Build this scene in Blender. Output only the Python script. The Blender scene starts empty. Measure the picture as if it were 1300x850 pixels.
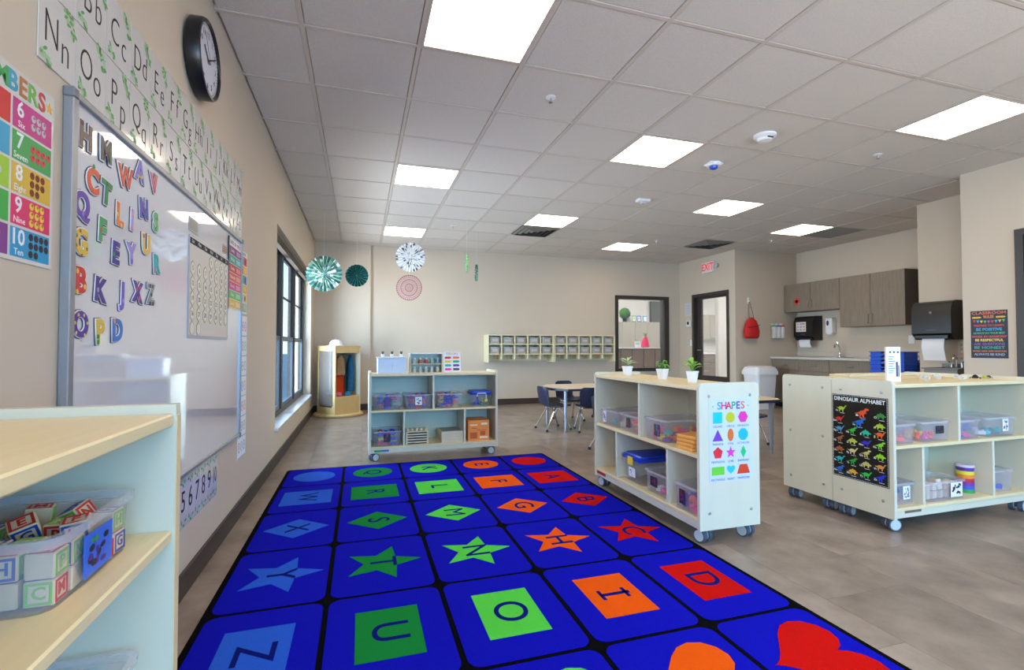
import bpy, math, random
from mathutils import Vector, Matrix, Euler
random.seed(7)
PI = math.pi
S = bpy.context.scene
COL = S.collection

# ------------------------------------------------------------------ camera, world, exposure
cam_d = bpy.data.cameras.new('camera')
cam_d.sensor_fit = 'HORIZONTAL'; cam_d.sensor_width = 36.0
cam_d.lens = 36.0 * 620.46 / 1300.0
cam_d.clip_start = 0.02; cam_d.clip_end = 300
cam = bpy.data.objects.new('camera', cam_d); COL.objects.link(cam)
cam.location = (0.7071, 0.0, 1.047)
cam.rotation_euler = (PI/2 + 0.0237, 0, -0.3011)
S.camera = cam
S.view_settings.view_transform = 'Standard'; S.view_settings.look = 'None'
S.view_settings.exposure = 0.0; S.view_settings.gamma = 1.0
S.view_settings.use_curve_mapping = False
try:
    S.cycles.use_denoising = True
    S.cycles.max_bounces = 10; S.cycles.transparent_max_bounces = 24
    S.cycles.caustics_reflective = False; S.cycles.caustics_refractive = False
except Exception:
    pass
LIGHT_E = 9.8          # ceiling panels
SKY_E = 2.2
REAR_W = 215.0

W = bpy.data.worlds.new('sky'); S.world = W; W.use_nodes = True
nt = W.node_tree; bg = nt.nodes['Background']
tc = nt.nodes.new('ShaderNodeTexCoord'); sx = nt.nodes.new('ShaderNodeSeparateXYZ')
cr = nt.nodes.new('ShaderNodeValToRGB')
nt.links.new(tc.outputs['Generated'], sx.inputs[0]); nt.links.new(sx.outputs['Z'], cr.inputs[0])
nt.links.new(cr.outputs[0], bg.inputs['Color'])
cr.color_ramp.elements[0].position = 0.0; cr.color_ramp.elements[0].color = (.50, .80, 1.0, 1)
cr.color_ramp.elements[1].position = 0.7; cr.color_ramp.elements[1].color = (.16, .50, 1.0, 1)
bg.inputs['Strength'].default_value = SKY_E

def area(name, loc, rot, sx_, sy_, power, color):
    d = bpy.data.lights.new(name, 'AREA'); d.shape = 'RECTANGLE'; d.size = sx_; d.size_y = sy_
    d.energy = power; d.color = color
    o = bpy.data.objects.new(name, d); COL.objects.link(o); o.location = loc; o.rotation_euler = rot
    return o
# daylight through the glazing in the wall behind the camera and through the window on the left
area('rear_window_daylight', (3.1, -3.55, 1.55), (PI/2-.40, 0, 0), 5.6, 1.9, REAR_W, (.12, .53, 1.0)).data.spread = math.radians(115)
area('side_window_daylight', (-1.5, 6.4, 1.5), (0, -PI/2, 0), 2.0, 3.6, 480, (.55, .79, 1.0))
area('added_near_side_light', (-.7, -1.4, 1.6), (0, -PI/2+.15, 0), 1.3, 2.2, 260, (.74, .88, 1.0))  # added lamp at an unseen window, brightens surfaces facing left
# added fill lamps outside the windows, aimed up to brighten the ceiling
area('rear_ceiling_fill', (3.1, -4.0, .25), (math.radians(136), 0, 0), 5.6, 1.2, 225, (1.0, .83, .71)).data.spread = math.radians(85)
area('side_ceiling_fill', (-1.6, 6.4, .2), (0, math.radians(-128), 0), 1.2, 3.4, 200, (.95, .93, .90))

# ------------------------------------------------------------------ materials
def lin(c):
    c = c/255.0
    return c/12.92 if c <= .04045 else ((c+.055)/1.055)**2.4
def rgb(t): return (lin(t[0]), lin(t[1]), lin(t[2]), 1.0)
MATS = {}
def M(name, col=(200,200,200), rough=.5, metal=0, spec=.5, emit=0, noise=0, nscale=8, bump=0, bscale=60, stretch=(1,1,1), coat=0, rand=0, alpha=None, noise_col=None, sheen=0):
    if name in MATS: return MATS[name]
    m = bpy.data.materials.new(name); m.use_nodes = True; MATS[name] = m
    t = m.node_tree; N = t.nodes; b = N['Principled BSDF']
    c = rgb(col)
    b.inputs['Base Color'].default_value = c
    b.inputs['Roughness'].default_value = rough; b.inputs['Metallic'].default_value = metal
    b.inputs['Specular IOR Level'].default_value = spec
    if coat: b.inputs['Coat Weight'].default_value = coat; b.inputs['Coat Roughness'].default_value = .04
    if sheen: b.inputs['Sheen Weight'].default_value = sheen
    if emit:
        b.inputs['Emission Color'].default_value = c; b.inputs['Emission Strength'].default_value = emit
    m.diffuse_color = c
    if noise or bump or rand:
        tcn = N.new('ShaderNodeTexCoord'); mp = N.new('ShaderNodeMapping'); mp.inputs['Scale'].default_value = stretch
        t.links.new(tcn.outputs['Object'], mp.inputs[0])
        vec = mp.outputs[0]
        oi = None
        if rand:
            oi = N.new('ShaderNodeObjectInfo')
            ad = N.new('ShaderNodeVectorMath'); ad.operation = 'ADD'
            ml = N.new('ShaderNodeVectorMath'); ml.operation = 'SCALE'; ml.inputs['Scale'].default_value = 37.0
            cx = N.new('ShaderNodeCombineXYZ')
            for k in range(3): t.links.new(oi.outputs['Random'], cx.inputs[k])
            t.links.new(cx.outputs[0], ml.inputs[0]); t.links.new(vec, ad.inputs[0]); t.links.new(ml.outputs[0], ad.inputs[1])
            vec = ad.outputs[0]
        if noise:
            nz = N.new('ShaderNodeTexNoise'); nz.inputs['Scale'].default_value = nscale; nz.inputs['Detail'].default_value = 6; nz.inputs['Roughness'].default_value = .6
            t.links.new(vec, nz.inputs['Vector'])
            rp = N.new('ShaderNodeValToRGB')
            rp.color_ramp.elements[0].position = .3; rp.color_ramp.elements[1].position = .7
            nc = rgb(noise_col) if noise_col else tuple(c[i]*(1-noise) for i in range(3)) + (1,)
            rp.color_ramp.elements[0].color = nc; rp.color_ramp.elements[1].color = c
            t.links.new(nz.outputs['Fac'], rp.inputs[0])
            src = rp.outputs[0]
            if rand:
                mx = N.new('ShaderNodeMix'); mx.data_type = 'RGBA'; mx.blend_type = 'MULTIPLY'; mx.inputs[0].default_value = 1
                mr = N.new('ShaderNodeMapRange'); mr.inputs['To Min'].default_value = 1-rand; mr.inputs['To Max'].default_value = 1
                t.links.new(oi.outputs['Random'], mr.inputs[0])
                cb = N.new('ShaderNodeCombineColor')
                for k in range(3): t.links.new(mr.outputs[0], cb.inputs[k])
                t.links.new(src, mx.inputs[6]); t.links.new(cb.outputs[0], mx.inputs[7]); src = mx.outputs[2]
            t.links.new(src, b.inputs['Base Color'])
        if bump:
            n2 = N.new('ShaderNodeTexNoise'); n2.inputs['Scale'].default_value = bscale; n2.inputs['Detail'].default_value = 3
            t.links.new(vec, n2.inputs['Vector'])
            bp = N.new('ShaderNodeBump'); bp.inputs['Strength'].default_value = bump; bp.inputs['Distance'].default_value = .01
            t.links.new(n2.outputs['Fac'], bp.inputs['Height']); t.links.new(bp.outputs[0], b.inputs['Normal'])
    return m
def clear_mat(name, col, opac, rough=.25):
    if name in MATS: return MATS[name]
    m = bpy.data.materials.new(name); m.use_nodes = True; MATS[name] = m
    t = m.node_tree; N = t.nodes; b = N['Principled BSDF']
    b.inputs['Base Color'].default_value = rgb(col); b.inputs['Roughness'].default_value = rough
    tr = N.new('ShaderNodeBsdfTransparent'); tr.inputs[0].default_value = (.97, .97, .98, 1)
    mx = N.new('ShaderNodeMixShader'); mx.inputs[0].default_value = opac
    t.links.new(tr.outputs[0], mx.inputs[1]); t.links.new(b.outputs[0], mx.inputs[2])
    t.links.new(mx.outputs[0], N['Material Output'].inputs['Surface'])
    return m

WALL = M('wall_paint', (208,193,174), .75, noise=.03, nscale=3, bump=.03, bscale=220)
WALLB = M('wall_paint_white', (235,235,232), .7)
TILE = M('ceiling_tile', (220,214,207), .9, noise=.14, nscale=140, bump=.35, bscale=170, rand=.05)
GRID = M('ceiling_grid', (200,191,182), .5)
TILEG = M('grey_tile', (150,152,156), .8)
FLOOR = M('vinyl_tile', (168,152,139), .33, noise=.3, nscale=4.6, stretch=(1.15,1.0,1), bump=.04, bscale=90, rand=.2, noise_col=(124,110,99))
JOINT = M('floor_joint', (120,108,98), .8)
BASE = M('baseboard_brown', (62,52,45), .5)
SLAM = M('cream_laminate', (218,213,193), .4, noise=.04, nscale=10, stretch=(1,1,.2))
MAPLE = M('maple_laminate', (234,216,172), .38, noise=.08, nscale=14, stretch=(.6,5,5))
MEDGE = M('maple_edge', (226,203,160), .45)
STEEL = M('steel', (190,192,195), .3, .9)
CHROME = M('chrome', (215,216,220), .16, 1)
ALU = M('aluminium', (165,168,175), .4, .7)
WHITE = M('white_plastic', (236,236,238), .35)
PAPER = M('paper_white', (240,240,242), .6)
BLACK = M('black_plastic', (18,18,20), .3)
INK = M('black_ink', (22,22,24), .6)
DARKF = M('dark_bronze_frame', (58,50,44), .45)
DWOOD = M('dark_wood', (70,58,48), .5, noise=.3, nscale=10, stretch=(6,6,.5))
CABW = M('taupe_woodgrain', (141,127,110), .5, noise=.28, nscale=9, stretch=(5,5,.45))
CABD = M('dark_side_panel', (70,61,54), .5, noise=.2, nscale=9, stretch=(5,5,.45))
COUNTER = M('stone_worktop', (205,200,190), .35, noise=.08, nscale=60)
NAVY = M('navy_plastic', (26,32,62), .4)
TOPW = M('table_laminate', (224,208,184), .4, noise=.05, nscale=9)
GLASS = clear_mat('window_glass', (210,230,240), .07, .02)
CLEAR = clear_mat('clear_plastic', (226,222,236), .12, .12)
CLEARG = clear_mat('frosted_plastic', (204,196,184), .6, .4)
RIMM = clear_mat('plastic_rim_highlight', (232,230,240), .32, .12)  # rim made whiter and more opaque to imitate bright highlight lines
WHEELG = M('caster_grey', (196,202,208), .35)
TYRE = M('caster_tyre', (70,82,100), .5)
FELT = M('board_white', (222,219,224), .04, spec=.9, coat=1.0)

# ------------------------------------------------------------------ mesh helpers
class MB:
    def __init__(s): s.v = []; s.f = []; s.m = []
    def add(s, vs, fs, mi=0, T=None):
        o = len(s.v)
        for p in vs:
            s.v.append(tuple(T @ Vector(p)) if T else tuple(p))
        for f in fs: s.f.append(tuple(i+o for i in f)); s.m.append(mi)
        return s
    def box(s, x0, x1, y0, y1, z0, z1, mi=0, c=0, T=None):
        if c <= 0:
            vs = [(x0,y0,z0),(x1,y0,z0),(x1,y1,z0),(x0,y1,z0),(x0,y0,z1),(x1,y0,z1),(x1,y1,z1),(x0,y1,z1)]
            return s.add(vs, [(3,2,1,0),(4,5,6,7),(0,1,5,4),(1,2,6,5),(2,3,7,6),(3,0,4,7)], mi, T)
        X=(x0,x1); Y=(y0,y1); Z=(z0,z1); vs=[]; id={}
        for i in (0,1):
            for j in (0,1):
                for k in (0,1):
                    a = c if i==0 else -c; b = c if j==0 else -c; d = c if k==0 else -c
                    for ax in range(3):
                        p = [X[i]+a, Y[j]+b, Z[k]+d]
                        p[ax] = (X[i],Y[j],Z[k])[ax]
                        id[(i,j,k,ax)] = len(vs); vs.append(tuple(p))
        fs=[]
        for ax in range(3):
            o=[q for q in range(3) if q!=ax]
            for s_ in (0,1):
                q=[]
                for (a,b) in ((0,0),(1,0),(1,1),(0,1)):
                    t=[0,0,0]; t[ax]=s_; t[o[0]]=a; t[o[1]]=b; q.append(id[(t[0],t[1],t[2],ax)])
                fs.append(tuple(q))
            for a in (0,1):
                for b in (0,1):
                    q=[]
                    for (e,axx) in ((0,o[0]),(1,o[0]),(1,o[1]),(0,o[1])):
                        t=[0,0,0]; t[ax]=e; t[o[0]]=a; t[o[1]]=b; q.append(id[(t[0],t[1],t[2],axx)])
                    fs.append(tuple(q))
        for i in (0,1):
            for j in (0,1):
                for k in (0,1): fs.append(tuple(id[(i,j,k,ax)] for ax in range(3)))
        return s.add(vs, fs, mi, T)
    def cyl(s, p0, p1, r0, r1=None, n=12, mi=0, T=None):
        return s.tube([p0,p1], [r0, r0 if r1 is None else r1], n, mi, T)
    def tube(s, path, r, n=8, mi=0, T=None):
        P=[Vector(p) for p in path]; R = r if isinstance(r,(list,tuple)) else [r]*len(P)
        vs=[]; fs=[]; up=None
        for i,p in enumerate(P):
            d = (P[min(i+1,len(P)-1)]-P[max(i-1,0)]).normalized()
            if up is None:
                up = Vector((0,0,1)) if abs(d.z)<.9 else Vector((1,0,0))
            a = d.cross(up).normalized(); up2 = a.cross(d).normalized(); up = up2
            for k in range(n):
                t=2*PI*k/n; vs.append(p + a*math.cos(t)*R[i] + up2*math.sin(t)*R[i])
        for i in range(len(P)-1):
            for k in range(n):
                fs.append((i*n+k, i*n+(k+1)%n, (i+1)*n+(k+1)%n, (i+1)*n+k))
        fs.append(tuple(range(n-1,-1,-1))); fs.append(tuple(range((len(P)-1)*n, len(P)*n)))
        return s.add(vs, fs, mi, T)
    def loft(s, loops, c0=True, c1=True, mi=0, T=None):
        n=len(loops[0]); vs=[p for l in loops for p in l]; fs=[]
        for i in range(len(loops)-1):
            for k in range(n): fs.append((i*n+k, i*n+(k+1)%n, (i+1)*n+(k+1)%n, (i+1)*n+k))
        if c0: fs.append(tuple(range(n-1,-1,-1)))
        if c1: fs.append(tuple(range((len(loops)-1)*n, len(loops)*n)))
        return s.add(vs, fs, mi, T)
    def lathe(s, prof, n=20, mi=0, T=None, c0=True, c1=True):
        return s.loft([[(r*math.cos(2*PI*k/n), r*math.sin(2*PI*k/n), z) for k in range(n)] for r,z in prof], c0, c1, mi, T)
    def prism(s, pts, z0, z1, mi=0, T=None):
        return s.loft([[(x,y,z0) for x,y in pts],[(x,y,z1) for x,y in pts]], True, True, mi, T)
    def poly(s, pts, z=0, mi=0, T=None):
        return s.add([(x,y,z) for x,y in pts], [tuple(range(len(pts)))], mi, T)
    def mesh(s, name, mats, smooth=True, fix=True):
        import bmesh
        me = bpy.data.meshes.new(name); me.from_pydata(s.v, [], s.f)
        if not isinstance(mats,(list,tuple)): mats=[mats]
        for m in mats: me.materials.append(m)
        if len(mats)>1: me.polygons.foreach_set('material_index', s.m)
        if fix:
            bm=bmesh.new(); bm.from_mesh(me); bmesh.ops.recalc_face_normals(bm, faces=bm.faces); bm.to_mesh(me); bm.free()
        if smooth:
            me.polygons.foreach_set('use_smooth', [True]*len(me.polygons)); me.set_sharp_from_angle(angle=math.radians(32))
        me.update(); return me
def rrect(w, d, r, n=3, cx=0, cy=0):
    out=[]
    for (sx_,sy_,a0) in ((1,1,0),(-1,1,90),(-1,-1,180),(1,-1,270)):
        for k in range(n+1):
            a=math.radians(a0+90*k/n); out.append((cx+sx_*(w/2-r)+r*math.cos(a), cy+sy_*(d/2-r)+r*math.sin(a)))
    return out
def ell(rx, ry, n=24, cx=0, cy=0, a0=0): return [(cx+rx*math.cos(2*PI*k/n+a0), cy+ry*math.sin(2*PI*k/n+a0)) for k in range(n)]
def star(r, q=.42, n=5, a0=PI/2): return [((r if k%2==0 else r*q)*math.cos(a0+PI*k/n), (r if k%2==0 else r*q)*math.sin(a0+PI*k/n)) for k in range(2*n)]
def heart(s_, n=28):
    out=[]
    for k in range(n):
        t=2*PI*k/n; out.append((s_*16*math.sin(t)**3/34, s_*(13*math.cos(t)-5*math.cos(2*t)-2*math.cos(3*t)-math.cos(4*t)+2.5)/34))
    return out[::-1]

def link(name, data, parent=None, loc=(0,0,0), rot=(0,0,0), sc=None):
    o = bpy.data.objects.new(name, data); COL.objects.link(o)
    if parent: o.parent = parent
    o.location = loc; o.rotation_euler = rot
    if sc: o.scale = (sc,sc,sc) if not isinstance(sc,(tuple,list)) else sc
    return o
def part(name, mb, mat, parent=None, loc=(0,0,0), rot=(0,0,0), smooth=True):
    return link(name, mb.mesh(name, mat, smooth), parent, loc, rot)
def tag(o, label, cat, group=None):
    o['label']=label; o['category']=cat
    if group: o['group']=group
    return o
def thing(name, label, cat, loc=(0,0,0), rot=(0,0,0), group=None):
    return tag(link(name, None, None, loc, rot), label, cat, group)
def struct(name, mb, mat, parent=None, smooth=False):
    o = part(name, mb, mat, parent, smooth=smooth)
    if not parent: o['kind']='structure'
    return o
RL=(PI/2,0,PI/2); RF=(PI/2,0,0); RR=(PI/2,0,-PI/2)

TC={}
def tmesh(s, size, mat, ext=.0006, off=0, res=2, sp=1.0):
    res = 6 if size>.13 else 4 if size>.05 else 2
    key=(s,round(size,4),mat.name,ext,off,sp)
    if key in TC: return TC[key]
    c=bpy.data.curves.new('lettering','FONT'); c.body=s; c.size=size; c.extrude=ext; c.offset=off; c.resolution_u=res
    c.align_x='CENTER'; c.align_y='CENTER'; c.space_character=sp; c.space_line=.85
    o=bpy.data.objects.new('lettering',c); me=bpy.data.meshes.new_from_object(o)
    bpy.data.objects.remove(o); bpy.data.curves.remove(c)
    me.materials.clear(); me.materials.append(mat); TC[key]=me
    return me
def text(s, x, y, z, size, mat, parent, name='lettering', ext=.0006, off=0, rz=0, sx_=1, sp=1.0):
    return link(name, tmesh(s,size,mat,ext,off,2,sp), parent, (x,y,z), (0,0,rz), (sx_,1,1))
def flat(pts, z, mat, parent, name='printed_shape', th=.0008, x=0, y=0, rz=0):
    mb=MB(); mb.prism(pts, 0, th); return part(name, mb, mat, parent, (x,y,z), (0,0,rz), smooth=False)
def rect(w,h): return [(-w/2,-h/2),(w/2,-h/2),(w/2,h/2),(-w/2,h/2)]

# ------------------------------------------------------------------ room shell
HC=2.7376; YB=8.5
# floor: slab + large vinyl tiles, each its own piece
mb=MB(); mb.box(-.25,8.45,-3.1,YB+.2,-.12,-.004)
floor=struct('floor', mb, JOINT)
TW,TL=.4572,.9144
mb=MB(); mb.box(-TW/2+.0006,TW/2-.0006,-TL/2+.0006,TL/2-.0006,-.004,0); tile_me=mb.mesh('floor_tile',FLOOR,False)
EDGE={}
def clip_tile(name, me_full, mat, x0,x1,y0,y1,z0,z1,w,l,parent,g=0):
    fx=(x1-x0); fy=(y1-y0)
    if abs(fx-w)<1e-3 and abs(fy-l)<1e-3: me=me_full
    else:
        k=(name,round(fx,3),round(fy,3))
        if k not in EDGE:
            mb=MB(); mb.box(-fx/2+g,fx/2-g,-fy/2+g,fy/2-g,z0,z1); EDGE[k]=mb.mesh(name,mat,False)
        me=EDGE[k]
    return link(name, me, parent, ((x0+x1)/2,(y0+y1)/2,0))
for i in range(-8,12):
    x0=3.475+i*TW; x1=x0+TW
    if x1<=0 or x0>=8.3: continue
    sh=(.0,.305,.61)[i%3]
    for j in range(-4,10):
        y0=2.18+sh+(j-1)*TL-.3*0; y1=y0+TL
        a0,a1=max(x0,0),min(x1,8.3); b0,b1=max(y0,.3),min(y1,YB)
        if a1-a0<.02 or b1-b0<.02: continue
        # keep what the room holds
        if a0>6.36 and b1<3.2: continue
        clip_tile('floor_tile', tile_me, FLOOR, a0,a1,b0,b1,-.004,0,TW,TL,floor,.0006)
mb=MB(); mb.box(0,8.3,-3.0,.3-.001,-.004,0); part('floor_sheet', mb, FLOOR, floor, smooth=False)

# ceiling: deck, tee grid, tiles
CT=.6096; GX0=.403; GY0=2.748
mb=MB(); mb.box(-.25,8.45,-3.1,YB+.2,HC+.02,HC+.2)
ceiling=struct('ceiling', mb, GRID)
XL=[x for x in [GX0+CT*k for k in range(0,13)] if x<8.3]
YL=[y for y in [GY0+CT*k for k in range(-4,10)] if y<YB]
for x in XL:
    mb=MB(); mb.box(x-.012,x+.012,.3,YB,HC-.003,HC+.02); part('grid_bar', mb, GRID, ceiling, smooth=False)
for y in YL:
    mb=MB(); mb.box(0,8.3,y-.012,y+.012,HC-.0028,HC+.02); part('grid_bar', mb, GRID, ceiling, smooth=False)
mb=MB(); mb.box(0,8.3,-3.0,.3,HC,HC+.02); part('ceiling_sheet', mb, TILE, ceiling, smooth=False)
g=.014
mb=MB(); w=CT-2*g; mb.box(-w/2,w/2,-w/2,w/2,HC,HC+.018,c=.004); ctile_me=mb.mesh('ceiling_tile',TILE,False)
LIGHTS={(1,-1):'nearest of the three above the rug',(1,3):'middle of the three above the rug',(1,7):'farthest of the three, beyond the white paper fan',
        (4,1):'beside the blue-lensed sensor',(4,5):'beside the ceiling vent above the cubby wall',(7,3):'in the middle of the room beyond the smoke detector',
        (7,7):'small in the distance near the observation window',(10,4):'next to the plain grey ceiling panel',(7,-1):'large one at the right near the poster wall'}
VENTS={(4,6):'beside the light above the table',(9,6):'near the red exit sign'}
def cell(i,j): return GX0+CT*i, GX0+CT*(i+1), GY0+CT*j, GY0+CT*(j+1)
DIFF=M('lit_diffuser',(255,233,202),.5,emit=LIGHT_E)
mbF=MB()
hw=CT/2-.012
for (a,b,c_,d) in ((-hw,hw,-hw,-hw+.012),(-hw,hw,hw-.012,hw),(-hw,-hw+.012,-hw+.012,hw-.012),(hw-.012,hw,-hw+.012,hw-.012)):
    mbF.box(a,b,c_,d,-.006,.015)
lf_me=mbF.mesh('frame',GRID,False)
mb=MB(); q=hw-.012; mb.box(-q,q,-q,q,-.003,.012); ld_me=mb.mesh('diffuser',DIFF,False)
def ceiling_light(x,y,label):
    t=thing('ceiling_light',label,'ceiling light',(x,y,HC),group='square light panels in the ceiling grid')
    link('frame',lf_me,t); link('diffuser',ld_me,t); return t
VENTM=M('vent_metal',(120,116,110),.5); VENTD=M('vent_dark',(25,24,23),.8)
def ceiling_vent(x,y,label):
    t=thing('ceiling_vent',label,'air vent',(x,y,HC),group='square air vents in the ceiling')
    mb=MB(); mb.box(-.28,.28,-.28,.28,.0,.012); part('backing',mb,VENTD,t)
    for r in (.275,.205,.135,.07):
        mb=MB()
        for k in range(4):
            T=Matrix.Rotation(k*PI/2,4,'Z')
            mb.add([(-r,-r,-.004),(r,-r,-.004),(r-.03,-r+.03,-.022),(-r+.03,-r+.03,-.022),(-r,-r,0),(r,-r,0),(r-.03,-r+.03,-.018),(-r+.03,-r+.03,-.018)],
                   [(0,1,2,3),(4,5,6,7),(0,1,5,4),(2,3,7,6)],0,T)
        part('louvre',mb,VENTM,t,smooth=False)
    return t
holes=set(LIGHTS)|set(VENTS)
for i in range(-1,13):
    for j in range(-4,10):
        x0,x1,y0,y1=cell(i,j); a0,a1=max(x0,0),min(x1,8.3); b0,b1=max(y0,.3),min(y1,YB)
        if a1-a0<.05 or b1-b0<.05: continue
        if (i,j) in LIGHTS: ceiling_light((x0+x1)/2,(y0+y1)/2,'square ceiling light panel, '+LIGHTS[(i,j)]); continue
        if (i,j) in VENTS: ceiling_vent((x0+x1)/2,(y0+y1)/2,'square louvred ceiling vent '+VENTS[(i,j)]); continue
        if a0>6.4 and b1<3.2: continue
        if (i,j)==(11,4):
            mb=MB(); mb.box(x0+g,x1-g,y0+g,y1-g,HC,HC+.018); part('grey_ceiling_panel',mb,TILEG,ceiling); continue
        o=clip_tile('ceiling_tile',ctile_me,TILE,a0,a1,b0,b1,HC,HC+.018,CT,CT,ceiling,g)
for n,(x,y) in enumerate(((1.31,.0),(3.15,1.1),(4.97,.0))):
    ceiling_light(x,y,'square ceiling light panel behind the camera, '+('left row','centre row','right row')[n])

# walls
def wall_box(mb,*a): mb.box(*a)
mb=MB(); WY0,WY1,WZ0,WZ1=4.715,7.86,.335,2.135
mb.box(-.22,0,-3.1,-2.5,0,HC+.02); mb.box(-.22,0,-.35,WY0,0,HC+.02); mb.box(-.22,0,-2.5,-.35,0,.9); mb.box(-.22,0,-2.5,-.35,2.135,HC+.02); mb.box(-.22,0,WY1,YB+.15,0,HC+.02); mb.box(-.22,0,WY0,WY1,0,WZ0); mb.box(-.22,0,WY0,WY1,WZ1,HC+.02)
struct('wall_left',mb,WALL)
OX0,OX1,OZ0,OZ1=5.45,6.665,.56,2.05
mb=MB()
mb.box(0,.865,YB-.05,YB,0,HC+.02)
mb.box(0,OX0,YB,YB+.12,0,HC+.02); mb.box(OX1,6.95,YB,YB+.12,0,HC+.02); mb.box(OX0,OX1,YB,YB+.12,0,OZ0); mb.box(OX0,OX1,YB,YB+.12,OZ1,HC+.02)
struct('wall_back',mb,WALL)
XR=6.93; DY0,DY1,DZ=7.10,8.09,2.055
mb=MB(); mb.box(XR,XR+.12,6.95,DY0,0,HC+.02); mb.box(XR,XR+.12,DY1,YB,0,HC+.02); mb.box(XR,XR+.12,DY0,DY1,DZ,HC+.02)
struct('wall_right',mb,WALL)
mb=MB(); mb.box(XR+.12,8.45,6.95,7.07,0,HC+.02); struct('wall_return',mb,WALL)
mb=MB(); mb.box(8.3,8.45,3.2,6.95,0,HC+.02); struct('wall_kitchen',mb,WALL)
mb=MB(); mb.box(7.07,8.3,3.26,4.12,0,HC+.02); struct('wall_chase',mb,WALL)
D2Y=2.845
mb=MB(); mb.box(6.35,6.47,D2Y,3.26,0,HC+.02); mb.box(6.47,8.45,3.14,3.26,0,HC+.02); mb.box(6.35,6.47,-3.1,1.85,0,HC+.02); mb.box(6.35,6.47,1.85,D2Y,2.10,HC+.02)
struct('wall_front_right',mb,WALL)
mb=MB(); mb.box(-.22,.3,-3.1,-3,0,HC+.02); mb.box(5.9,6.47,-3.1,-3,0,HC+.02); mb.box(.3,5.9,-3.1,-3,0,.2); mb.box(.3,5.9,-3.1,-3,2.3,HC+.02)
struct('wall_rear',mb,WALL)
# rear glazing (behind the camera)
mb=MB()
for x in (.3,1.67,3.07,4.47,5.84): mb.box(x,x+.06,-3.08,-3.02,.2,2.3)
mb.box(.3,5.9,-3.08,-3.02,.2,.26); mb.box(.3,5.9,-3.08,-3.02,2.24,2.3)
o=struct('window_3',mb,DARKF); mb=MB(); mb.box(.3,5.9,-3.055,-3.045,.2,2.3); part('pane',mb,GLASS,o)
# baseboards
def bb(name,x0,x1,y0,y1):
    mb=MB(); mb.box(x0,x1,y0,y1,0,.105,c=.003); struct(name,mb,BASE)
bb('baseboard_left',.0,.012,-3,YB-.05); bb('baseboard_back',.865,6.93,YB-.012,YB); bb('baseboard_corner',.012,.865,YB-.062,YB-.05)
bb('baseboard_right',XR-.012,XR,DY1+.06,YB-.012); bb('baseboard_return',XR-.012,7.66,6.938,6.95); bb('baseboard_chase',7.058,7.07,3.27,4.12)
mb=MB(); mb.box(6.338,6.35,D2Y+.06,3.26,0,.105,c=.003); struct('baseboard_front_right',mb,BASE)

# left window: dark double-hung units, sill, raised blind
win=struct('window_1',MB().box(-.17,-.10,WY0,WY0+.05,WZ0,WZ1),DARKF)
mb=MB(); mb.box(-.17,-.10,WY1-.05,WY1,WZ0,WZ1); mb.box(-.17,-.10,WY0+.05,WY1-.05,WZ0,WZ0+.05); mb.box(-.17,-.10,WY0+.05,WY1-.05,WZ1-.05,WZ1)
for k in (1,2): y=WY0+k*(WY1-WY0)/3; mb.box(-.175,-.095,y-.045,y+.045,WZ0+.05,WZ1-.05)
part('outer_frame',mb,DARKF,win,smooth=False)
uw=(WY1-WY0)/3
SASHL=M('sash_light',(84,92,104),.4,.3)
for k in range(3):
    a=WY0+k*uw+.05; b=a+uw-.10; mid=1.13
    for (z0,z1,xx,nm) in ((mid-.02,WZ1-.05,-.150,'upper_sash'),(WZ0+.05,mid+.03,-.122,'lower_sash')):
        mb=MB(); f=.045
        mb.box(xx-.012,xx+.014,a,a+f,z0,z1); mb.box(xx-.012,xx+.014,b-f,b,z0,z1); mb.box(xx-.012,xx+.014,a+f,b-f,z0,z0+f); mb.box(xx-.012,xx+.014,a+f,b-f,z1-f,z1)
        if nm=='upper_sash': mb.box(xx-.006,xx+.008,a+f,b-f,1.60,1.625)
        s=part(nm,mb,DARKF if nm=='upper_sash' else SASHL,win,smooth=False)
        mb=MB(); mb.box(xx-.003,xx+.001,a+f-.005,b-f+.005,z0+f-.005,z1-f+.005); part('pane',mb,GLASS,s)
SILL=M('sill_marble',(228,228,230),.25,noise=.06,nscale=12)
mb=MB(); mb.box(-.10,.03,WY0-.03,WY1+.03,WZ0-.025,WZ0+.002,c=.004); part('window_sill',mb,SILL,win)
BLIND=M('blind_slat',(96,82,72),.5)
bl=thing('window_blind','dark brown slatted blind raised under the head of the left window','window blind',(0,0,0))
mb=MB(); mb.box(-.085,-.03,WY0+.02,WY1-.02,WZ1-.045,WZ1-.001,c=.004); part('head_rail',mb,BLIND,bl)
for k in range(6):
    mb=MB(); z=WZ1-.052-k*.012; mb.box(-.082,-.034,WY0+.03,WY1-.03,z-.004,z+.001); part('slat',mb,BLIND,bl,smooth=False)

mb=MB(); mb.box(-.17,-.10,-2.5,-2.44,.9,2.135); mb.box(-.17,-.10,-.41,-.35,.9,2.135); mb.box(-.17,-.10,-2.44,-.41,.9,.96); mb.box(-.17,-.10,-2.44,-.41,2.075,2.135); mb.box(-.17,-.10,-1.45,-1.40,.96,2.075)
o=struct('added_window',mb,DARKF); mb=MB(); mb.box(-.137,-.132,-2.45,-.40,.95,2.08); part('pane',mb,GLASS,o)  # unseen window, added to let light onto faces turned left
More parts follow.
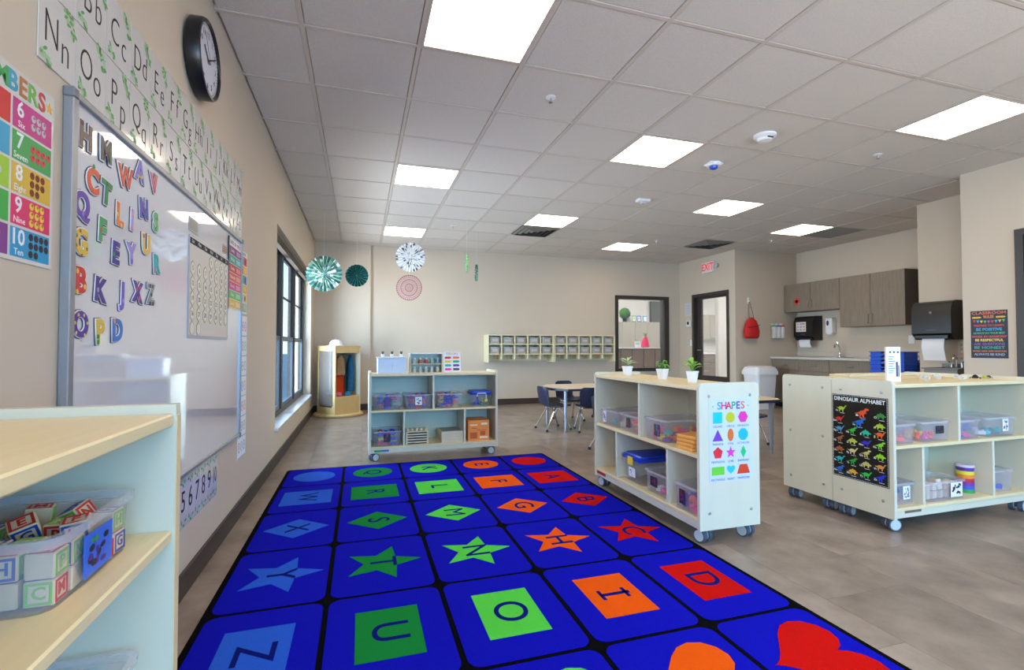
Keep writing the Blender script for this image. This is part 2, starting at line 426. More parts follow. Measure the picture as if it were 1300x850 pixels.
# outside the left window
mb=MB(); mb.box(-60,-.25,-10,90,-.3,-.2); o=struct('ground_outside',mb,M('asphalt',(120,124,128),.9,noise=.1,nscale=1))
CARW=M('car_white',(225,228,232),.25,coat=.5); CARG=M('car_glass',(50,60,70),.1)
car=thing('parked_car','white car parked outside, seen small through the left window','car',(-3.2,19.5,-.2))
side=[(-2.1,.35),(-2.15,.7),(-1.9,.88),(-1.2,.98),(-.6,1.42),(.7,1.45),(1.3,1.02),(2.0,.92),(2.15,.6),(2.1,.35)]
mb=MB(); mb.loft([[(x,y,z) for y,z in side] for x in (-.8,-.72,.72,.8)][0:4]); part('body',mb,CARW,car)
for sx_ in (-.805,.785):
    mb=MB(); mb.loft([[(sx_,y,z) for y,z in ((-1.05,1.0),(-.55,1.36),(.65,1.38),(1.1,1.03))],[(sx_+.02,y,z) for y,z in ((-1.05,1.0),(-.55,1.36),(.65,1.38),(1.1,1.03))]]); part('side_window',mb,CARG,car)
for sx_ in (-.82,.62):
    for yy in (-1.35,1.3):
        mb=MB(); mb.cyl((sx_,yy,.33),(sx_+.2,yy,.33),.33,n=20); wv=part('wheel',mb,BLACK,car)
        mb=MB(); mb.cyl((sx_-.01,yy,.33),(sx_+.21,yy,.33),.19,n=16); part('hub',mb,ALU,wv)

# observation window in the back wall
ow=struct('window_2',MB().box(OX0,OX0+.065,YB-.02,YB+.14,OZ0,OZ1),DARKF)
mb=MB(); mb.box(OX1-.10,OX1,YB-.02,YB+.14,OZ0,OZ1); mb.box(OX0+.065,OX1-.10,YB-.02,YB+.14,OZ0,OZ0+.065); mb.box(OX0+.065,OX1-.10,YB-.02,YB+.14,OZ1-.065,OZ1)
part('frame',mb,DARKF,ow,smooth=False)
mb=MB(); mb.box(OX0+.06,OX1-.095,YB+.05,YB+.056,OZ0+.06,OZ1-.06); part('pane',mb,GLASS,ow)
# door in the right wall, large glass lite
dr=struct('door_1',MB().box(XR-.02,XR+.14,DY1-.06,DY1,0,DZ),DARKF)
mb=MB(); mb.box(XR-.02,XR+.14,DY0,DY0+.05,0,DZ); mb.box(XR-.02,XR+.14,DY0+.05,DY1-.06,DZ-.06,DZ); part('door_frame',mb,DARKF,dr,smooth=False)
mb=MB(); a,b=DY0+.055,DY1-.065
mb.box(XR+.05,XR+.095,a,a+.05,.01,DZ-.065); mb.box(XR+.05,XR+.095,b-.12,b,.01,DZ-.065); mb.box(XR+.05,XR+.095,a+.05,b-.12,.01,.5); mb.box(XR+.05,XR+.095,a+.05,b-.12,DZ-.10,DZ-.065)
lf=part('door_leaf',mb,DARKF,dr,smooth=False)
mb=MB(); mb.box(XR+.068,XR+.074,a+.045,b-.115,.495,DZ-.095); part('pane',mb,GLASS,lf)
mb=MB(); mb.tube([(XR+.05,b-.06,.98),(XR+.0,b-.06,.98),(XR+.0,b-.17,.98)],.009); part('handle',mb,STEEL,lf)
# door at the right edge
d2=struct('door_2',MB().box(6.33,6.49,D2Y-.06,D2Y,0,2.10),DARKF)
mb=MB(); mb.box(6.33,6.49,1.85,1.91,0,2.10); mb.box(6.33,6.49,1.91,D2Y-.06,2.04,2.10); part('door_frame',mb,DARKF,d2,smooth=False)
mb=MB(); mb.box(6.40,6.445,1.915,D2Y-.065,.01,2.035,c=.002); lf=part('door_leaf',mb,DWOOD,d2)
mb=MB(); mb.box(6.385,6.402,D2Y-.115,D2Y-.075,.86,1.12,c=.003); part('lock_plate',mb,STEEL,lf)
mb=MB(); mb.tube([(6.40,D2Y-.095,.98),(6.35,D2Y-.095,.98),(6.35,D2Y-.21,.98)],.01); part('handle',mb,STEEL,lf)

# room beyond the glazed door and window
mb=MB(); mb.box(4.6,11.2,YB+.12,11.9,-.12,0); mb.box(8.45,11.2,6.0,YB+.12,-.12,0); mb.box(7.05,8.45,7.07,YB+.12,-.12,0); struct('floor_beyond',mb,FLOOR)
mb=MB(); mb.box(4.6,11.2,YB+.2,11.9,HC,HC+.1); mb.box(8.45,11.2,6.0,YB+.2,HC,HC+.1); mb.box(7.05,8.45,7.07,YB+.2,HC,HC+.019); struct('ceiling_beyond',mb,WALLB)
mb=MB(); mb.box(4.6,11.2,11.6,11.7,0,HC); mb.box(11.0,11.1,6.0,11.6,0,HC); mb.box(4.5,4.6,YB+.12,11.6,0,HC); mb.box(8.46,11.0,5.9,6.0,0,HC); struct('wall_beyond',mb,WALLB)
DIF2=M('added_diffuser_beyond',(255,252,246),.5,emit=26)  # unseen panels added to light the room beyond
for k,(x,y) in enumerate(((6.3,10.2),(9.3,9.6),(9.3,7.6))):
    t=thing('ceiling_light','added unseen light panel in the next room','ceiling light',(x,y,HC),group='added light panels in the next room')
    mb=MB(); mb.box(-.3,.3,-.6,.6,-.012,-.002); part('diffuser',mb,DIF2,t)

# ------------------------------------------------------------------ rug
CX0,CA=.128,.4572; RY0,CB=4.551,.5993
xs=[.148]+[CX0+CA*i for i in range(1,5)]+[CX0+CA*5-.02]
ys=[RY0-.067]+[RY0-CB*j for j in range(1,6)]+[RY0-CB*6+.067]
RUGK=M('rug_black',(8,8,10),.95,spec=.05,bump=.5,bscale=400)
RUGB=M('rug_blue',(14,17,200),.95,spec=.08,noise=.25,nscale=300,bump=.6,bscale=420)
SH=[M('rug_sky',(46,104,232),.95,spec=.08,noise=.2,nscale=300,bump=.5,bscale=420),M('rug_green',(22,146,62),.95,spec=.08,noise=.25,nscale=300,bump=.5,bscale=420),
    M('rug_lime',(92,222,78),.95,spec=.08,noise=.15,nscale=300,bump=.5,bscale=420),M('rug_orange',(250,96,10),.95,spec=.08,noise=.12,nscale=300,bump=.5,bscale=420),M('rug_red',(214,16,8),.95,spec=.08,noise=.15,nscale=300,bump=.5,bscale=420)]
LETB=M('rug_letter',(12,26,118),.95,spec=.05,bump=.5,bscale=420)
rug=thing('alphabet_rug','large blue rug of bordered squares with coloured shapes and letters','rug',(0,0,0))
mb=MB(); mb.loft([[(x,y,z) for x,y in rrect(xs[-1]-xs[0]+.03,ys[0]-ys[-1]+.03,.03,3,(xs[0]+xs[-1])/2,(ys[0]+ys[-1])/2)] for z in (.0005,.009)])
part('backing',mb,RUGK,rug)
LET=[' WXYZ ','QRSTUV','KLMNOP','EFGHIJ',' ABCD ']
NSEG={0:'circle',1:'square',2:'diamond',3:'star',4:'square',5:'heart'}
for i in range(5):
    for j in range(6):
        w_=xs[i+1]-xs[i]-.021; h_=ys[j]-ys[j+1]-.021
        cx,cy=(xs[i]+xs[i+1])/2,(ys[j]+ys[j+1])/2
        mb=MB(); mb.loft([[(x,y,z) for x,y in rrect(w_,h_,.045,4)] for z in (.0,.0022)])
        sq=part('carpet_square',mb,RUGB,rug,(cx,cy,.009))
        s=NSEG[j]
        if s=='circle': pts=ell(.155,.15,32)
        elif s=='square': pts=rect(.32,.31) if j==1 else rect(.235,.32)
        elif s=='diamond': pts=[(-.172,0),(0,-.15),(.172,0),(0,.15)]
        elif s=='star': pts=[(y,-x) for x,y in star(.185,.45)]
        else: pts=[(y,-x) for x,y in heart(.40)]
        flat(pts,.0022,SH[i],sq,'printed_'+s,.0012)
        ch=LET[i][j]
        if ch!=' ':
            text(ch,0,0,.0036,.178 if j<4 else .19,LETB,sq,'letter',.0006,0 if ch in 'MW' else .0009,-PI/2)
            if ch=='I':
                for e in (-.055,.055): flat(rect(.016,.075),.0034,LETB,sq,'letter_serif',.0008,e,0)

# ------------------------------------------------------------------ mobile shelf units
mbw=MB(); mbw.cyl((0,-.012,0),(0,.012,0),.036,n=20,mi=1)
mbw.cyl((0,-.0135,0),(0,.0135,0),.029,n=20,mi=0)
WHEEL_ME=mbw.mesh('wheel',[WHEELG,TYRE])
mbc=MB(); mbc.box(-.022,.022,-.006,.006,-.012,.03,c=.003); mbc.cyl((-.01,0,.03),(-.01,0,.042),.013,n=10); mbc.box(-.035,.035,-.03,.03,.038,.044)
mbc.box(-.03,.02,-.030,.030,.022,.031,c=.003)
FORK_ME=mbc.mesh('fork',TYRE)
BOLT_ME=(lambda b:b.mesh('bolt',STEEL))(MB().lathe([(.009,0),(.009,.002),(.006,.004)],10))
class Fr:
    def __init__(s,loc,rz): s.l=Vector(loc); s.rz=rz; s.m=Matrix.Rotation(rz,3,'Z')
    def w(s,x,y,z): return tuple(s.l+s.m@Vector((x,y,z)))
def shelf_unit(label,loc,rz,Wd,D,H,mids,upper,lower,zb=.075,legs=True,bolts=None,lip=.02,group='cream shelf units on casters',casters=(1,1,1,1)):
    t=thing('mobile_shelf',label,'shelf',loc,(0,0,rz),group)
    tk=.022
    for s_,x in ((0,0),(1,Wd-tk)):
        mb=MB(); pr=[(0,zb),(D,zb),(D,H-.02),(D-.006,H-.006),(D-.02,H),(.02,H),(.006,H-.006),(0,H-.02)] if legs else [(0,zb),(D,zb),(D,H),(0,H)]
        mb.loft([[(xx,y,z) for y,z in pr] for xx in (x,x+tk)]); sp=part('side_panel',mb,[SLAM],t,smooth=False)
        mb=MB(); mb.box(x+.001,x+tk-.001,-.0015,.0005,zb+.005,H-.02); part('edge_band',mb,MEDGE if not legs else SLAM,sp,smooth=False)
        xb=-.0 if s_==0 else Wd
        for (yy,zz) in (bolts or ((.06,H-.07),(D-.06,H-.07),(.06,zb+.09),(D-.06,zb+.09))):
            link('bolt',BOLT_ME,sp,(xb,yy,zz),(0,-PI/2 if s_==0 else PI/2,0))
    zt=H-lip
    def board(nm,x0,x1,z1,th=.022,y0=.003,y1=D-.008):
        mb=MB(); mb.box(x0,x1,y0,y1,z1-th,z1,c=.003); return part(nm,mb,MAPLE,t)
    board('top_board',tk,Wd-tk,zt)
    for z in mids: board('middle_board',tk,Wd-tk,z,.020)
    zbt=zb+.06
    board('bottom_board',tk,Wd-tk,zbt,.020)
    mb=MB(); mb.box(tk,Wd-tk,.006,.022,zb+.002,zbt-.02,c=.002); part('kick_rail',mb,SLAM,t)
    mb=MB(); mb.box(tk-.002,Wd-tk+.002,D-.012,D-.004,zb+.01,zt-.01); part('back_panel',mb,SLAM,t,smooth=False)
    zm=mids[0] if mids else zt
    for x in upper:
        mb=MB(); mb.box(x-.009,x+.009,.006,D-.012,zm,zt-.022,c=.002); part('divider',mb,SLAM,t)
    for x in lower:
        mb=MB(); mb.box(x-.009,x+.009,.006,D-.012,zbt,zm-.020,c=.002); part('divider',mb,SLAM,t)
    if legs:
        for k,(x,y) in enumerate(((.05,.055),(Wd-.05,.055),(.05,D-.055),(Wd-.05,D-.055))):
            c=link('caster',FORK_ME,t,(x,y,.037),(0,0,random.choice((.25,-.3,.5,PI+.2))))
            for s_ in (-1,1): link('wheel',WHEEL_ME,c,(0,s_*.022,0))
    return t
fA=Fr((.785,4.62,0),0); fB=Fr((2.42,3.39,0),-PI/2); fC=Fr((3.57,2.0,0),0); fD=Fr((.40,-.21,0),PI/2)
HB=.853
sA=shelf_unit('cream wheeled shelf at the far edge of the rug with toy bins',fA.l,0,1.21,.36,.815,(.464,),(.585,),(.315,.885))
sB=shelf_unit('cream wheeled shelf beside the rug carrying three potted plants and the shapes poster',fB.l,-PI/2,1.21,.39,HB,(.47,),(.61,),(.315,.91))
sC=shelf_unit('cream wheeled shelf with the black dinosaur poster on its end',fC.l,0,1.21,.372,HB,(.485,),(.56,),(.25,.86))
sE=shelf_unit('cream wheeled shelf standing back to back behind the dinosaur poster shelf',(3.57+1.21,2.748,0),PI,1.21,.372,HB,(.485,),(.56,),(.25,.86),
   bolts=((.06,HB-.07),(.31,HB-.07),(.06,.47),(.31,.47),(.06,.16),(.31,.16)))
sD=shelf_unit('cream open shelf in the foreground below the whiteboard, alphabet blocks on it',fD.l,PI/2,1.227,.38,.946,(.728,.44),(),(),zb=.0,legs=False,lip=.016)
# maker's strips (plain)
for fr,par,x,z,cols in ((fA,sA,.05,.097,((46,150,70),(60,110,190))),(fB,sB,.03,.105,((170,40,40),)),(fC,sC,.09,.112,((116,96,84),))):
    n=len(cols); w=.13/n
    for k,c in enumerate(cols):
        mb=MB(); mb.box(x+k*w,x+(k+1)*w,.0035,.0065,z-.009,z+.009); part('name_strip',mb,M('strip%d%d%d'%c,c,.4),par,smooth=False)
mb=MB(); mb.loft([[(x,0,z) for x,z in ell(.03,.028,18)],[(x,.001,z) for x,z in ell(.03,.028,18)]])
part('round_sticker',mb,M('pale_blue_print',(150,175,225),.4),sB,(.07,.372,.745))

# ------------------------------------------------------------------ bins and toys
BINC={}
def bin_mesh(w,d,h,mat):
    k=(w,d,h,mat.name)
    if k in BINC: return BINC[k]
    mb=MB(); r=.022; t=.0025
    L=lambda a,b,z: [(x,y,z) for x,y in rrect(a,b,r,3)]
    bw,bd=w*.92,d*.93
    mb.loft([L(bw,bd,.0),L(w-.014,d-.014,h-.014),L(w,d,h-.012),L(w,d,h),L(w-.014-2*t,d-.014-2*t,h),L(bw-2*t,bd-2*t,t)],True,True)
    nl=16; nq=5*nl
    for q in range(nl,4*nl): mb.m[q]=1
    BINC[k]=mb.mesh('clear_bin',[mat,RIMM]); return BINC[k]
TAGW=M('tag_white',(236,234,240),.4); TAGP=M('tag_purple',(74,40,140),.4); TAGR=M('tag_red',(180,30,48),.4); TAGD=M('tag_dark',(30,26,40),.4); TAGB=M('tag_blue',(52,104,220),.4); TAGG=M('tag_green',(60,150,80),.4)
def tag_part(parent,x,y,z,w,h,base,rot=RF,seed=0,cols=None):
    rr=random.Random(seed); o=flat(rect(w,h),0,base,parent,'picture_tag',.0012); o.location=(x,y,z); o.rotation_euler=rot
    cols=cols or [TAGP,TAGD,TAGR]
    mb=MB()
    for k in range(16):
        mb.poly(ell(rr.uniform(.05,.12)*w,rr.uniform(.05,.1)*h,7,rr.uniform(-.34,.34)*w,rr.uniform(-.36,.36)*h,rr.random()*6),.0014+.00004*k,rr.randrange(len(cols)))
    part('tag_picture',mb,cols,o,smooth=False); return o
def bin_at(fr,x,y,z,w,d,h,label,rz=0,mat=None,group='clear storage bins on the shelves'):
    t=thing('storage_bin',label,'bin',fr.w(x,y,z),(0,0,fr.rz+rz),group)
    link('clear_tub',bin_mesh(w,d,h,mat or CLEAR),t); return t
TOY={}
def toy_mesh(kind,col):
    k=(kind,col)
    if k in TOY: return TOY[k]
    m=M('toy_%d_%d_%d'%col,col,.35); mb=MB()
    if kind=='brick':
        mb.box(-.022,.022,-.014,.014,0,.02,c=.002)
        for sx_ in (-.011,.011): mb.cyl((sx_,0,.02),(sx_,0,.026),.008,n=8)
    elif kind=='gear':
        n=12; mb.prism([((.026 if q%4<2 else .020)*math.cos(2*PI*q/24),(.026 if q%4<2 else .020)*math.sin(2*PI*q/24)) for q in range(24)],0,.014); mb.cyl((0,0,.014),(0,0,.022),.008,n=8)
    elif kind=='bear':
        mb.lathe([(.004,0),(.013,.002),(.014,.014),(.009,.02),(.011,.026),(.009,.034),(.003,.037)],10); mb.cyl((-.009,0,.034),(-.009,0,.039),.004,n=6); mb.cyl((.009,0,.034),(.009,0,.039),.004,n=6)
    elif kind=='peg':
        mb.lathe([(.016,0),(.016,.006),(.007,.008),(.007,.026),(.010,.030),(.006,.035)],10)
    elif kind=='flower':
        pts=[]
        for q in range(30):
            a=2*PI*q/30; r=.02+.008*abs(math.sin(a*2.5)); pts.append((r*math.cos(a),r*math.sin(a)))
        mb.prism(pts,0,.012); mb.cyl((0,0,.012),(0,0,.018),.009,n=10)
    elif kind=='ball':
        mb.lathe([(.016*math.sin(PI*q/8)+.0005,.016-.016*math.cos(PI*q/8)) for q in range(9)],12)
    TOY[k]=mb.mesh('toy_'+kind,m); return TOY[k]
CN={'red':(220,24,34),'blue':(18,62,214),'green':(14,168,104),'yellow':(244,206,30),'orange':(250,116,30),'purple':(104,36,172),'pink':(244,50,150),'teal':(16,176,176),'coral':(250,92,70),'white':(230,230,232)}
NM={'brick':'toy_brick','gear':'toy_gear','bear':'counting_bear','peg':'toy_peg','flower':'toy_flower','ball':'toy_ball'}
def fill(fr,bx,by,bz,w,d,where,kinds,cols,layers=2,seed=1,frac=1.0,x0f=0.0,pitch=.056,rz=0):
    rr=random.Random(seed); nx=max(1,int((w*.86-.012)/pitch)); ny=max(1,int((d*.88-.012)/pitch))
    Mz=Matrix.Rotation(rz,3,'Z')
    for l in range(layers):
        for i in range(nx):
            for j in range(ny):
                if rr.random()>frac or (l and rr.random()>.75): continue
                if l==0 and j>2 and layers>1: pass
                k=rr.choice(kinds); c=rr.choice(cols)
                v=Mz@Vector(((i-(nx-1)/2)*pitch+rr.uniform(-.003,.003),(j-(ny-1)/2)*pitch+rr.uniform(-.003,.003),0))
                p=fr.w(bx+v.x,by+v.y,bz+.004+l*.040)
                o=link(NM[k],toy_mesh(k,CN[c]),None,p,(0,0,rr.uniform(0,6.28)),1.2)
                tag(o,'%s plastic %s in the %s'%(c,NM[k].replace('_',' '),where),'toy','toys in the '+where)

# shelf A
ZM,ZL=.464,.135
w='upper left bin of the far shelf'
tA=[(.165,ZM,'clear toy bin, leftmost on the upper board of the far shelf',['gear','brick','bear'],['blue','green','purple','red'],w,11,'purple'),
    (.448,ZM,'clear toy bin on the far shelf against the upper divider',['brick','bear'],['red','blue','purple','coral'],'second upper bin of the far shelf',12,'pink'),
    (.745,ZM,'clear toy bin just right of the upper divider of the far shelf',['gear','flower','bear'],['purple','blue','yellow','coral','teal'],'bin right of the divider on the far shelf',13,'none'),
    (.165,ZL,'clear toy bin in the lower left corner of the far shelf',['brick','gear'],['blue','blue','red','yellow'],'lower left bin of the far shelf',14,'dark')]
for x,z,lab,kd,cl,wh,sd,tg in tA:
    t=bin_at(fA,x,.17,z,.265,.30,.135,lab)
    if tg!='none': tag_part(t,0,-.1465,.075,.062,.075,{'purple':TAGP,'pink':TAGW,'dark':TAGD}[tg],RF,sd)
    else: tag_part(t,-.02,-.1465,.075,.085,.08,TAGP,RF,sd,[TAGP,TAGB,TAGD])
    fill(fA,x,.17,z,.265,.30,wh,kd,cl,3,sd,.95)
# blue lidded bucket
BLUEL=M('lid_blue',(24,60,190),.35); YEL=M('toy_yellow',(235,200,50),.4)
def lidded(fr,x,y,z,w,d,h,label,handle=True):
    t=thing('lidded_tub',label,'tub',fr.w(x,y,z),(0,0,fr.rz),'clear tubs with blue lids')
    L=lambda a,b,zz,r=.02: [(xx,yy,zz) for xx,yy in rrect(a,b,r,3)]
    mb=MB(); mb.loft([L(w*.86,d*.86,0),L(w*.96,d*.96,h-.03)],True,False); part('clear_tub',mb,CLEAR,t)
    mb=MB(); mb.loft([L(w*1.02,d*1.02,h-.036),L(w*1.04,d*1.04,h-.03),L(w*1.04,d*1.04,h-.014),L(w*.9,d*.9,h-.012),L(w*.88,d*.88,h)],True,True); part('blue_lid',mb,BLUEL,t)
    if handle:
        mb=MB(); mb.tube([(-w*.22,-d*.53,h-.05),(-w*.2,-d*.55,h-.02),(w*.2,-d*.55,h-.02),(w*.22,-d*.53,h-.05),(w*.22,-d*.53,h-.075)],.005,6); part('carry_handle',mb,WHITE,t)
    return t
t=lidded(fA,1.055,.13,ZM,.205,.2,.15,'blue-lidded clear tub at the right end of the upper board of the far shelf')
flat(ell(.016,.016,12),0,YEL,t,'yellow_badge',.002).matrix_local=Matrix.Translation((.045,-.1,.06))@Euler(RF).to_matrix().to_4x4()
fill(fA,1.055,.13,ZM,.18,.18,'blue-lidded tub of the far shelf',['brick','peg'],['red','blue','green','yellow','teal'],2,15,.9,pitch=.052)
# stacked wooden trays with pegs and wooden frames
TRAYW=M('pale_wood',(222,208,180),.5,noise=.06,nscale=12)
for k in range(5):
    t=thing('wooden_tray','pale slatted wooden tray, %s in the lower stack of the far shelf'%['lowest','second from bottom','middle','fourth from bottom','topmost with knobs'][k],'tray',fA.w(.44,.14,ZL+k*.024),group='slatted trays on the far shelf')
    mb=MB(); mb.box(-.105,.105,-.1,.1,.012,.0225,c=.002); mb.box(-.105,-.09,-.1,.1,0,.012); mb.box(.09,.105,-.1,.1,0,.012); mb.box(-.09,.09,.085,.1,0,.012); part('deck',mb,TRAYW,t)
    mb=MB(); mb.box(-.09,.09,-.085,-.08,0,.012); part('gap_shade_strip',mb,BLACK,t)  # black strip stands in for the shade between stacked trays
    if k==4:
        for q in range(5):
            mb=MB(); mb.lathe([(.008,0),(.012,.012),(.010,.026),(.003,.03)],8); part('knob',mb,TRAYW,t,(-.085+q*.042,-.06,.0225))
for k in range(4):
    t=thing('wooden_board_box','flat pale wooden box, %s of four stacked on the lower board of the far shelf'%['lowest','second','third','topmost'][k],'box',fA.w(.765,.16,ZL+k*.026),(0,0,.05),group='flat wooden boxes on the far shelf')
    mb=MB(); mb.box(-.105,.105,-.13,.13,0,.025,c=.002); part('body',mb,TRAYW,t)
    mb=MB(); mb.box(.103,.1055,-.05,.05,.008,.018); part('finger_slot',mb,BLACK,t)
    if k==3:
        mb=MB(); mb.box(-.09,.09,-.115,.115,.025,.0265); part('grey_inlay',mb,M('slate_grey',(140,146,146),.5),t)
ORG=M('box_orange',(240,146,56),.45); ORD=M('box_orange_print',(196,92,24),.45); CRM=M('cream_print',(244,226,196),.5)
t=thing('toy_carton','orange printed toy carton in the lower right compartment of the far shelf','carton',fA.w(1.03,.16,ZL),group=None)
mb=MB(); mb.box(-.105,.105,-.12,.12,0,.195,c=.002); part('body',mb,ORG,t)
for (x,z,wd,ht,m_) in ((.055,.16,.06,.018,CRM),(-.05,.15,.07,.012,CRM),(-.045,.12,.05,.008,ORD),(0.03,.10,.1,.006,ORD),(.04,.07,.05,.04,ORD),(-.05,.05,.07,.06,ORD),(.05,.03,.08,.02,CRM)):
    mb=MB(); mb.box(x-wd/2,x+wd/2,-.1212,-.12,z-ht/2,z+ht/2); part('carton_print',mb,m_,t,smooth=False)
# things on top of shelf A
ZT=.795
t=thing('white_cabinet','small white two-door toy cabinet on the far shelf','cabinet',fA.w(.205,.13,ZT))
mb=MB(); mb.box(-.13,.13,-.07,.07,0,.145,c=.003); part('body',mb,WHITE,t); mb=MB(); mb.box(-.138,.138,-.078,.075,.145,.155,c=.002); part('top',mb,WHITE,t)
PB=M('pale_blue_door',(214,226,246),.4)
for s_ in (-1,1):
    mb=MB(); mb.box(s_*.063-.058,s_*.063+.058,-.075,-.07,.008,.137,c=.001); dd=part('door',mb,PB,t); mb=MB(); mb.cyl((s_*.012,-.08,.075),(s_*.012,-.075,.075),.004,n=8); part('knob',mb,STEEL,dd)
LEAFD=M('leaf_dark',(40,66,48),.6)
for k in range(3):
    t=thing('tiny_pot_plant','tiny white pot with a dark sprig, %s of three on the white toy cabinet'%['leftmost','middle','rightmost'][k],'plant',fA.w(.125+k*.085,.13,ZT+.155),group='tiny pots on the white cabinet')
    mb=MB(); mb.lathe([(.012,0),(.017,.026),(.014,.026),(.012,.02)],10); part('pot',mb,WHITE,t)
    for q in range(4):
        mb=MB(); a=q*1.6+k; mb.tube([(0,0,.02),(.006*math.cos(a),.006*math.sin(a),.04),(.012*math.cos(a),.012*math.sin(a),.052+.004*(q%2))],[.003,.006,.001],5); part('leaf',mb,LEAFD,t)
t=thing('display_rack','small pale wooden rack of toy jars on the far shelf','rack',fA.w(.525,.13,ZT))
for s_ in (-.15,.15): mb=MB(); mb.box(s_-.005,s_+.005,-.07,.07,0,.18); part('side_panel',mb,TRAYW,t)
mb=MB(); mb.box(-.155,.155,-.07,.07,.18,.19); part('top',mb,WHITE,t)
mb=MB(); mb.box(-.145,.145,.062,.068,0,.18); part('back_panel',mb,SLAM,t)
for z in (0,.082): mb=MB(); mb.box(-.145,.145,-.068,.062,z,z+.008); part('shelf_board',mb,TRAYW,t)
for r_,z in ((0,.09),(1,.008)):
    for q in range(5):
        c=[(190,200,190),(200,110,70),(190,80,60),(150,190,160),(120,170,190)][q] if r_==0 else (205,205,190)
        cn=['pale','orange','rust','mint','blue'][q] if r_==0 else ['first','second','third','fourth','fifth'][q]+' cream'
        o=thing('toy_jar','tiny %s jar on the %s level of the small display rack'%(cn,'upper' if r_==0 else 'lower'),'jar',fA.w(.525-.11+q*.055,.10,ZT+z),group='jars in the display rack')
        mb=MB(); mb.lathe([(.015,0),(.018,.01),(.017,.035),(.011,.042)],10); part('jar_body',mb,M('jar%d%d%d'%c,c,.3),o); mb=MB(); mb.lathe([(.013,.042),(.013,.052)],10); part('jar_lid',mb,WHITE,o)
t=thing('colour_chart','white card of coloured crayon shapes standing on the far shelf','chart',fA.w(.785,.12,ZT),(math.radians(80),0,0))
flat(rect(.17,.20),0,PAPER,t,'card',.003,0,.10)
CHC=['red','orange','yellow','green','teal','purple','pink','white']
for q in range(8):
    x=-.04+.08*(q%2); y=.145-.038*(q//2); c=CN[CHC[q]] if CHC[q]!='white' else (60,55,55)
    flat([(-.032,-.011),(.02,-.011),(.034,0),(.02,.011),(-.032,.011)],.003,M('crayon%d'%q,c,.5),t,'crayon_print',.0008,x,y)
for q,(c,ch) in enumerate(zip([(60,130,200),(220,60,60),(60,160,80),(240,160,40),(150,60,160),(220,60,120)],'COLORS')):
    text(ch,-.05+.02*q,.185,.0032,.024,M('ttl%d'%q,c,.5),t,'title',.0003,.0005)

# shelf B
ZM,ZL=.47,.135
t=bin_at(fB,.185,.19,ZM,.265,.34,.115,'clear bin at the far end of the upper board of the plant shelf'); tag_part(t,-.07,-.1655,.06,.045,.08,TAGW,RF,21,[TAGB,TAGP,TAGD])
fill(fB,.185,.19,ZM,.26,.33,'far upper bin of the plant shelf',['brick','ball'],['white','teal'],1,21,.6)
t=bin_at(fB,.46,.19,ZM,.265,.34,.115,'clear bin beside the upper divider of the plant shelf'); tag_part(t,-.01,-.1655,.062,.05,.065,TAGD,RF,22,[TAGR,TAGG,TAGD])
fill(fB,.46,.19,ZM,.26,.33,'divider-side bin of the plant shelf',['brick','gear'],['coral','coral','teal','orange'],2,22,.8)
t=bin_at(fB,.755,.195,ZM,.235,.35,.135,'large clear bin of mixed toys on the near half of the plant shelf'); tag_part(t,.03,-.1705,.065,.06,.07,TAGD,RF,23,[TAGR,TAGB,TAGD])
fill(fB,.755,.195,ZM,.23,.34,'large mixed bin of the plant shelf',['gear','flower','brick','peg'],['purple','teal','green','orange','coral','yellow','pink'],2,23,.95)
OBL=M('orange_slab',(240,170,80),.45)
for k in range(4):
    t=thing('foam_slab','orange slab, %s of four stacked near the shapes poster end of the shelf'%['bottom','second','third','top'][k],'block',fB.w(1.05,.11,ZM+k*.021),(0,0,fB.rz+.06*k),group='orange slabs on the plant shelf')
    mb=MB(); mb.box(-.07,.07,-.09,.09,0,.0205,c=.005); part('slab',mb,OBL,t)
t=lidded(fB,.475,.19,ZL,.235,.32,.19,'blue-lidded clear box in the middle lower compartment of the plant shelf',False)
mb=MB(); mb.box(-.03,.03,-.172,-.160,.12,.175,c=.003); part('yellow_latch',mb,YEL,t)
tag_part(t,.0,-.153,.07,.08,.06,TAGW,RF,25,[TAGB,PAPER])
t=bin_at(fB,.755,.19,ZL,.26,.32,.135,'clear bin of pink bricks standing beside the blue-lidded box'); tag_part(t,-.02,-.1575,.075,.075,.06,TAGD,RF,26,[TAGR,TAGP,TAGD])
fill(fB,.755,.19,ZL,.25,.31,'bin beside the blue-lidded box',['brick'],['coral','pink','white'],1,26,1)
t=bin_at(fB,1.065,.12,ZL,.215,.22,.145,'clear bin in the lower compartment nearest the shapes poster'); tag_part(t,-.02,-.109,.075,.05,.08,TAGD,RF,27,[TAGR,TAGP])
fill(fB,1.065,.12,ZL,.21,.21,'lower bin nearest the shapes poster',['brick','ball'],['pink','purple','coral'],2,27,.8)

# potted plants on B
PVAR=M('leaf_variegated',(226,238,200),.5,noise=.35,nscale=40,stretch=(1,6,1),noise_col=(110,160,70)); PGRN=M('leaf_green',(92,160,56),.45,noise=.25,nscale=25); PLIM=M('leaf_lime',(150,205,84),.45,noise=.25,nscale=25)
def leaf_mesh(name,L,wd,droop,mat,n=6):
    mb=MB(); vs=[]; fs=[]
    for i in range(n+1):
        u=i/n; wv=wd*math.sin(PI*min(1,u*.92+.06))**.8; a=droop*u
        x=L*u*math.cos(a*.6); z=L*u*math.sin(.9-a) if u else 0
        for s_ in (-1,0,1): vs.append((x, s_*wv/2, z+abs(s_)*wv*.15))
    for i in range(n):
        for k in (0,1): fs.append((i*3+k,i*3+k+1,(i+1)*3+k+1,(i+1)*3+k))
    mb.add(vs,fs); return mb.mesh(name,mat,fix=False)
SOIL=M('soil',(60,46,36),.9)
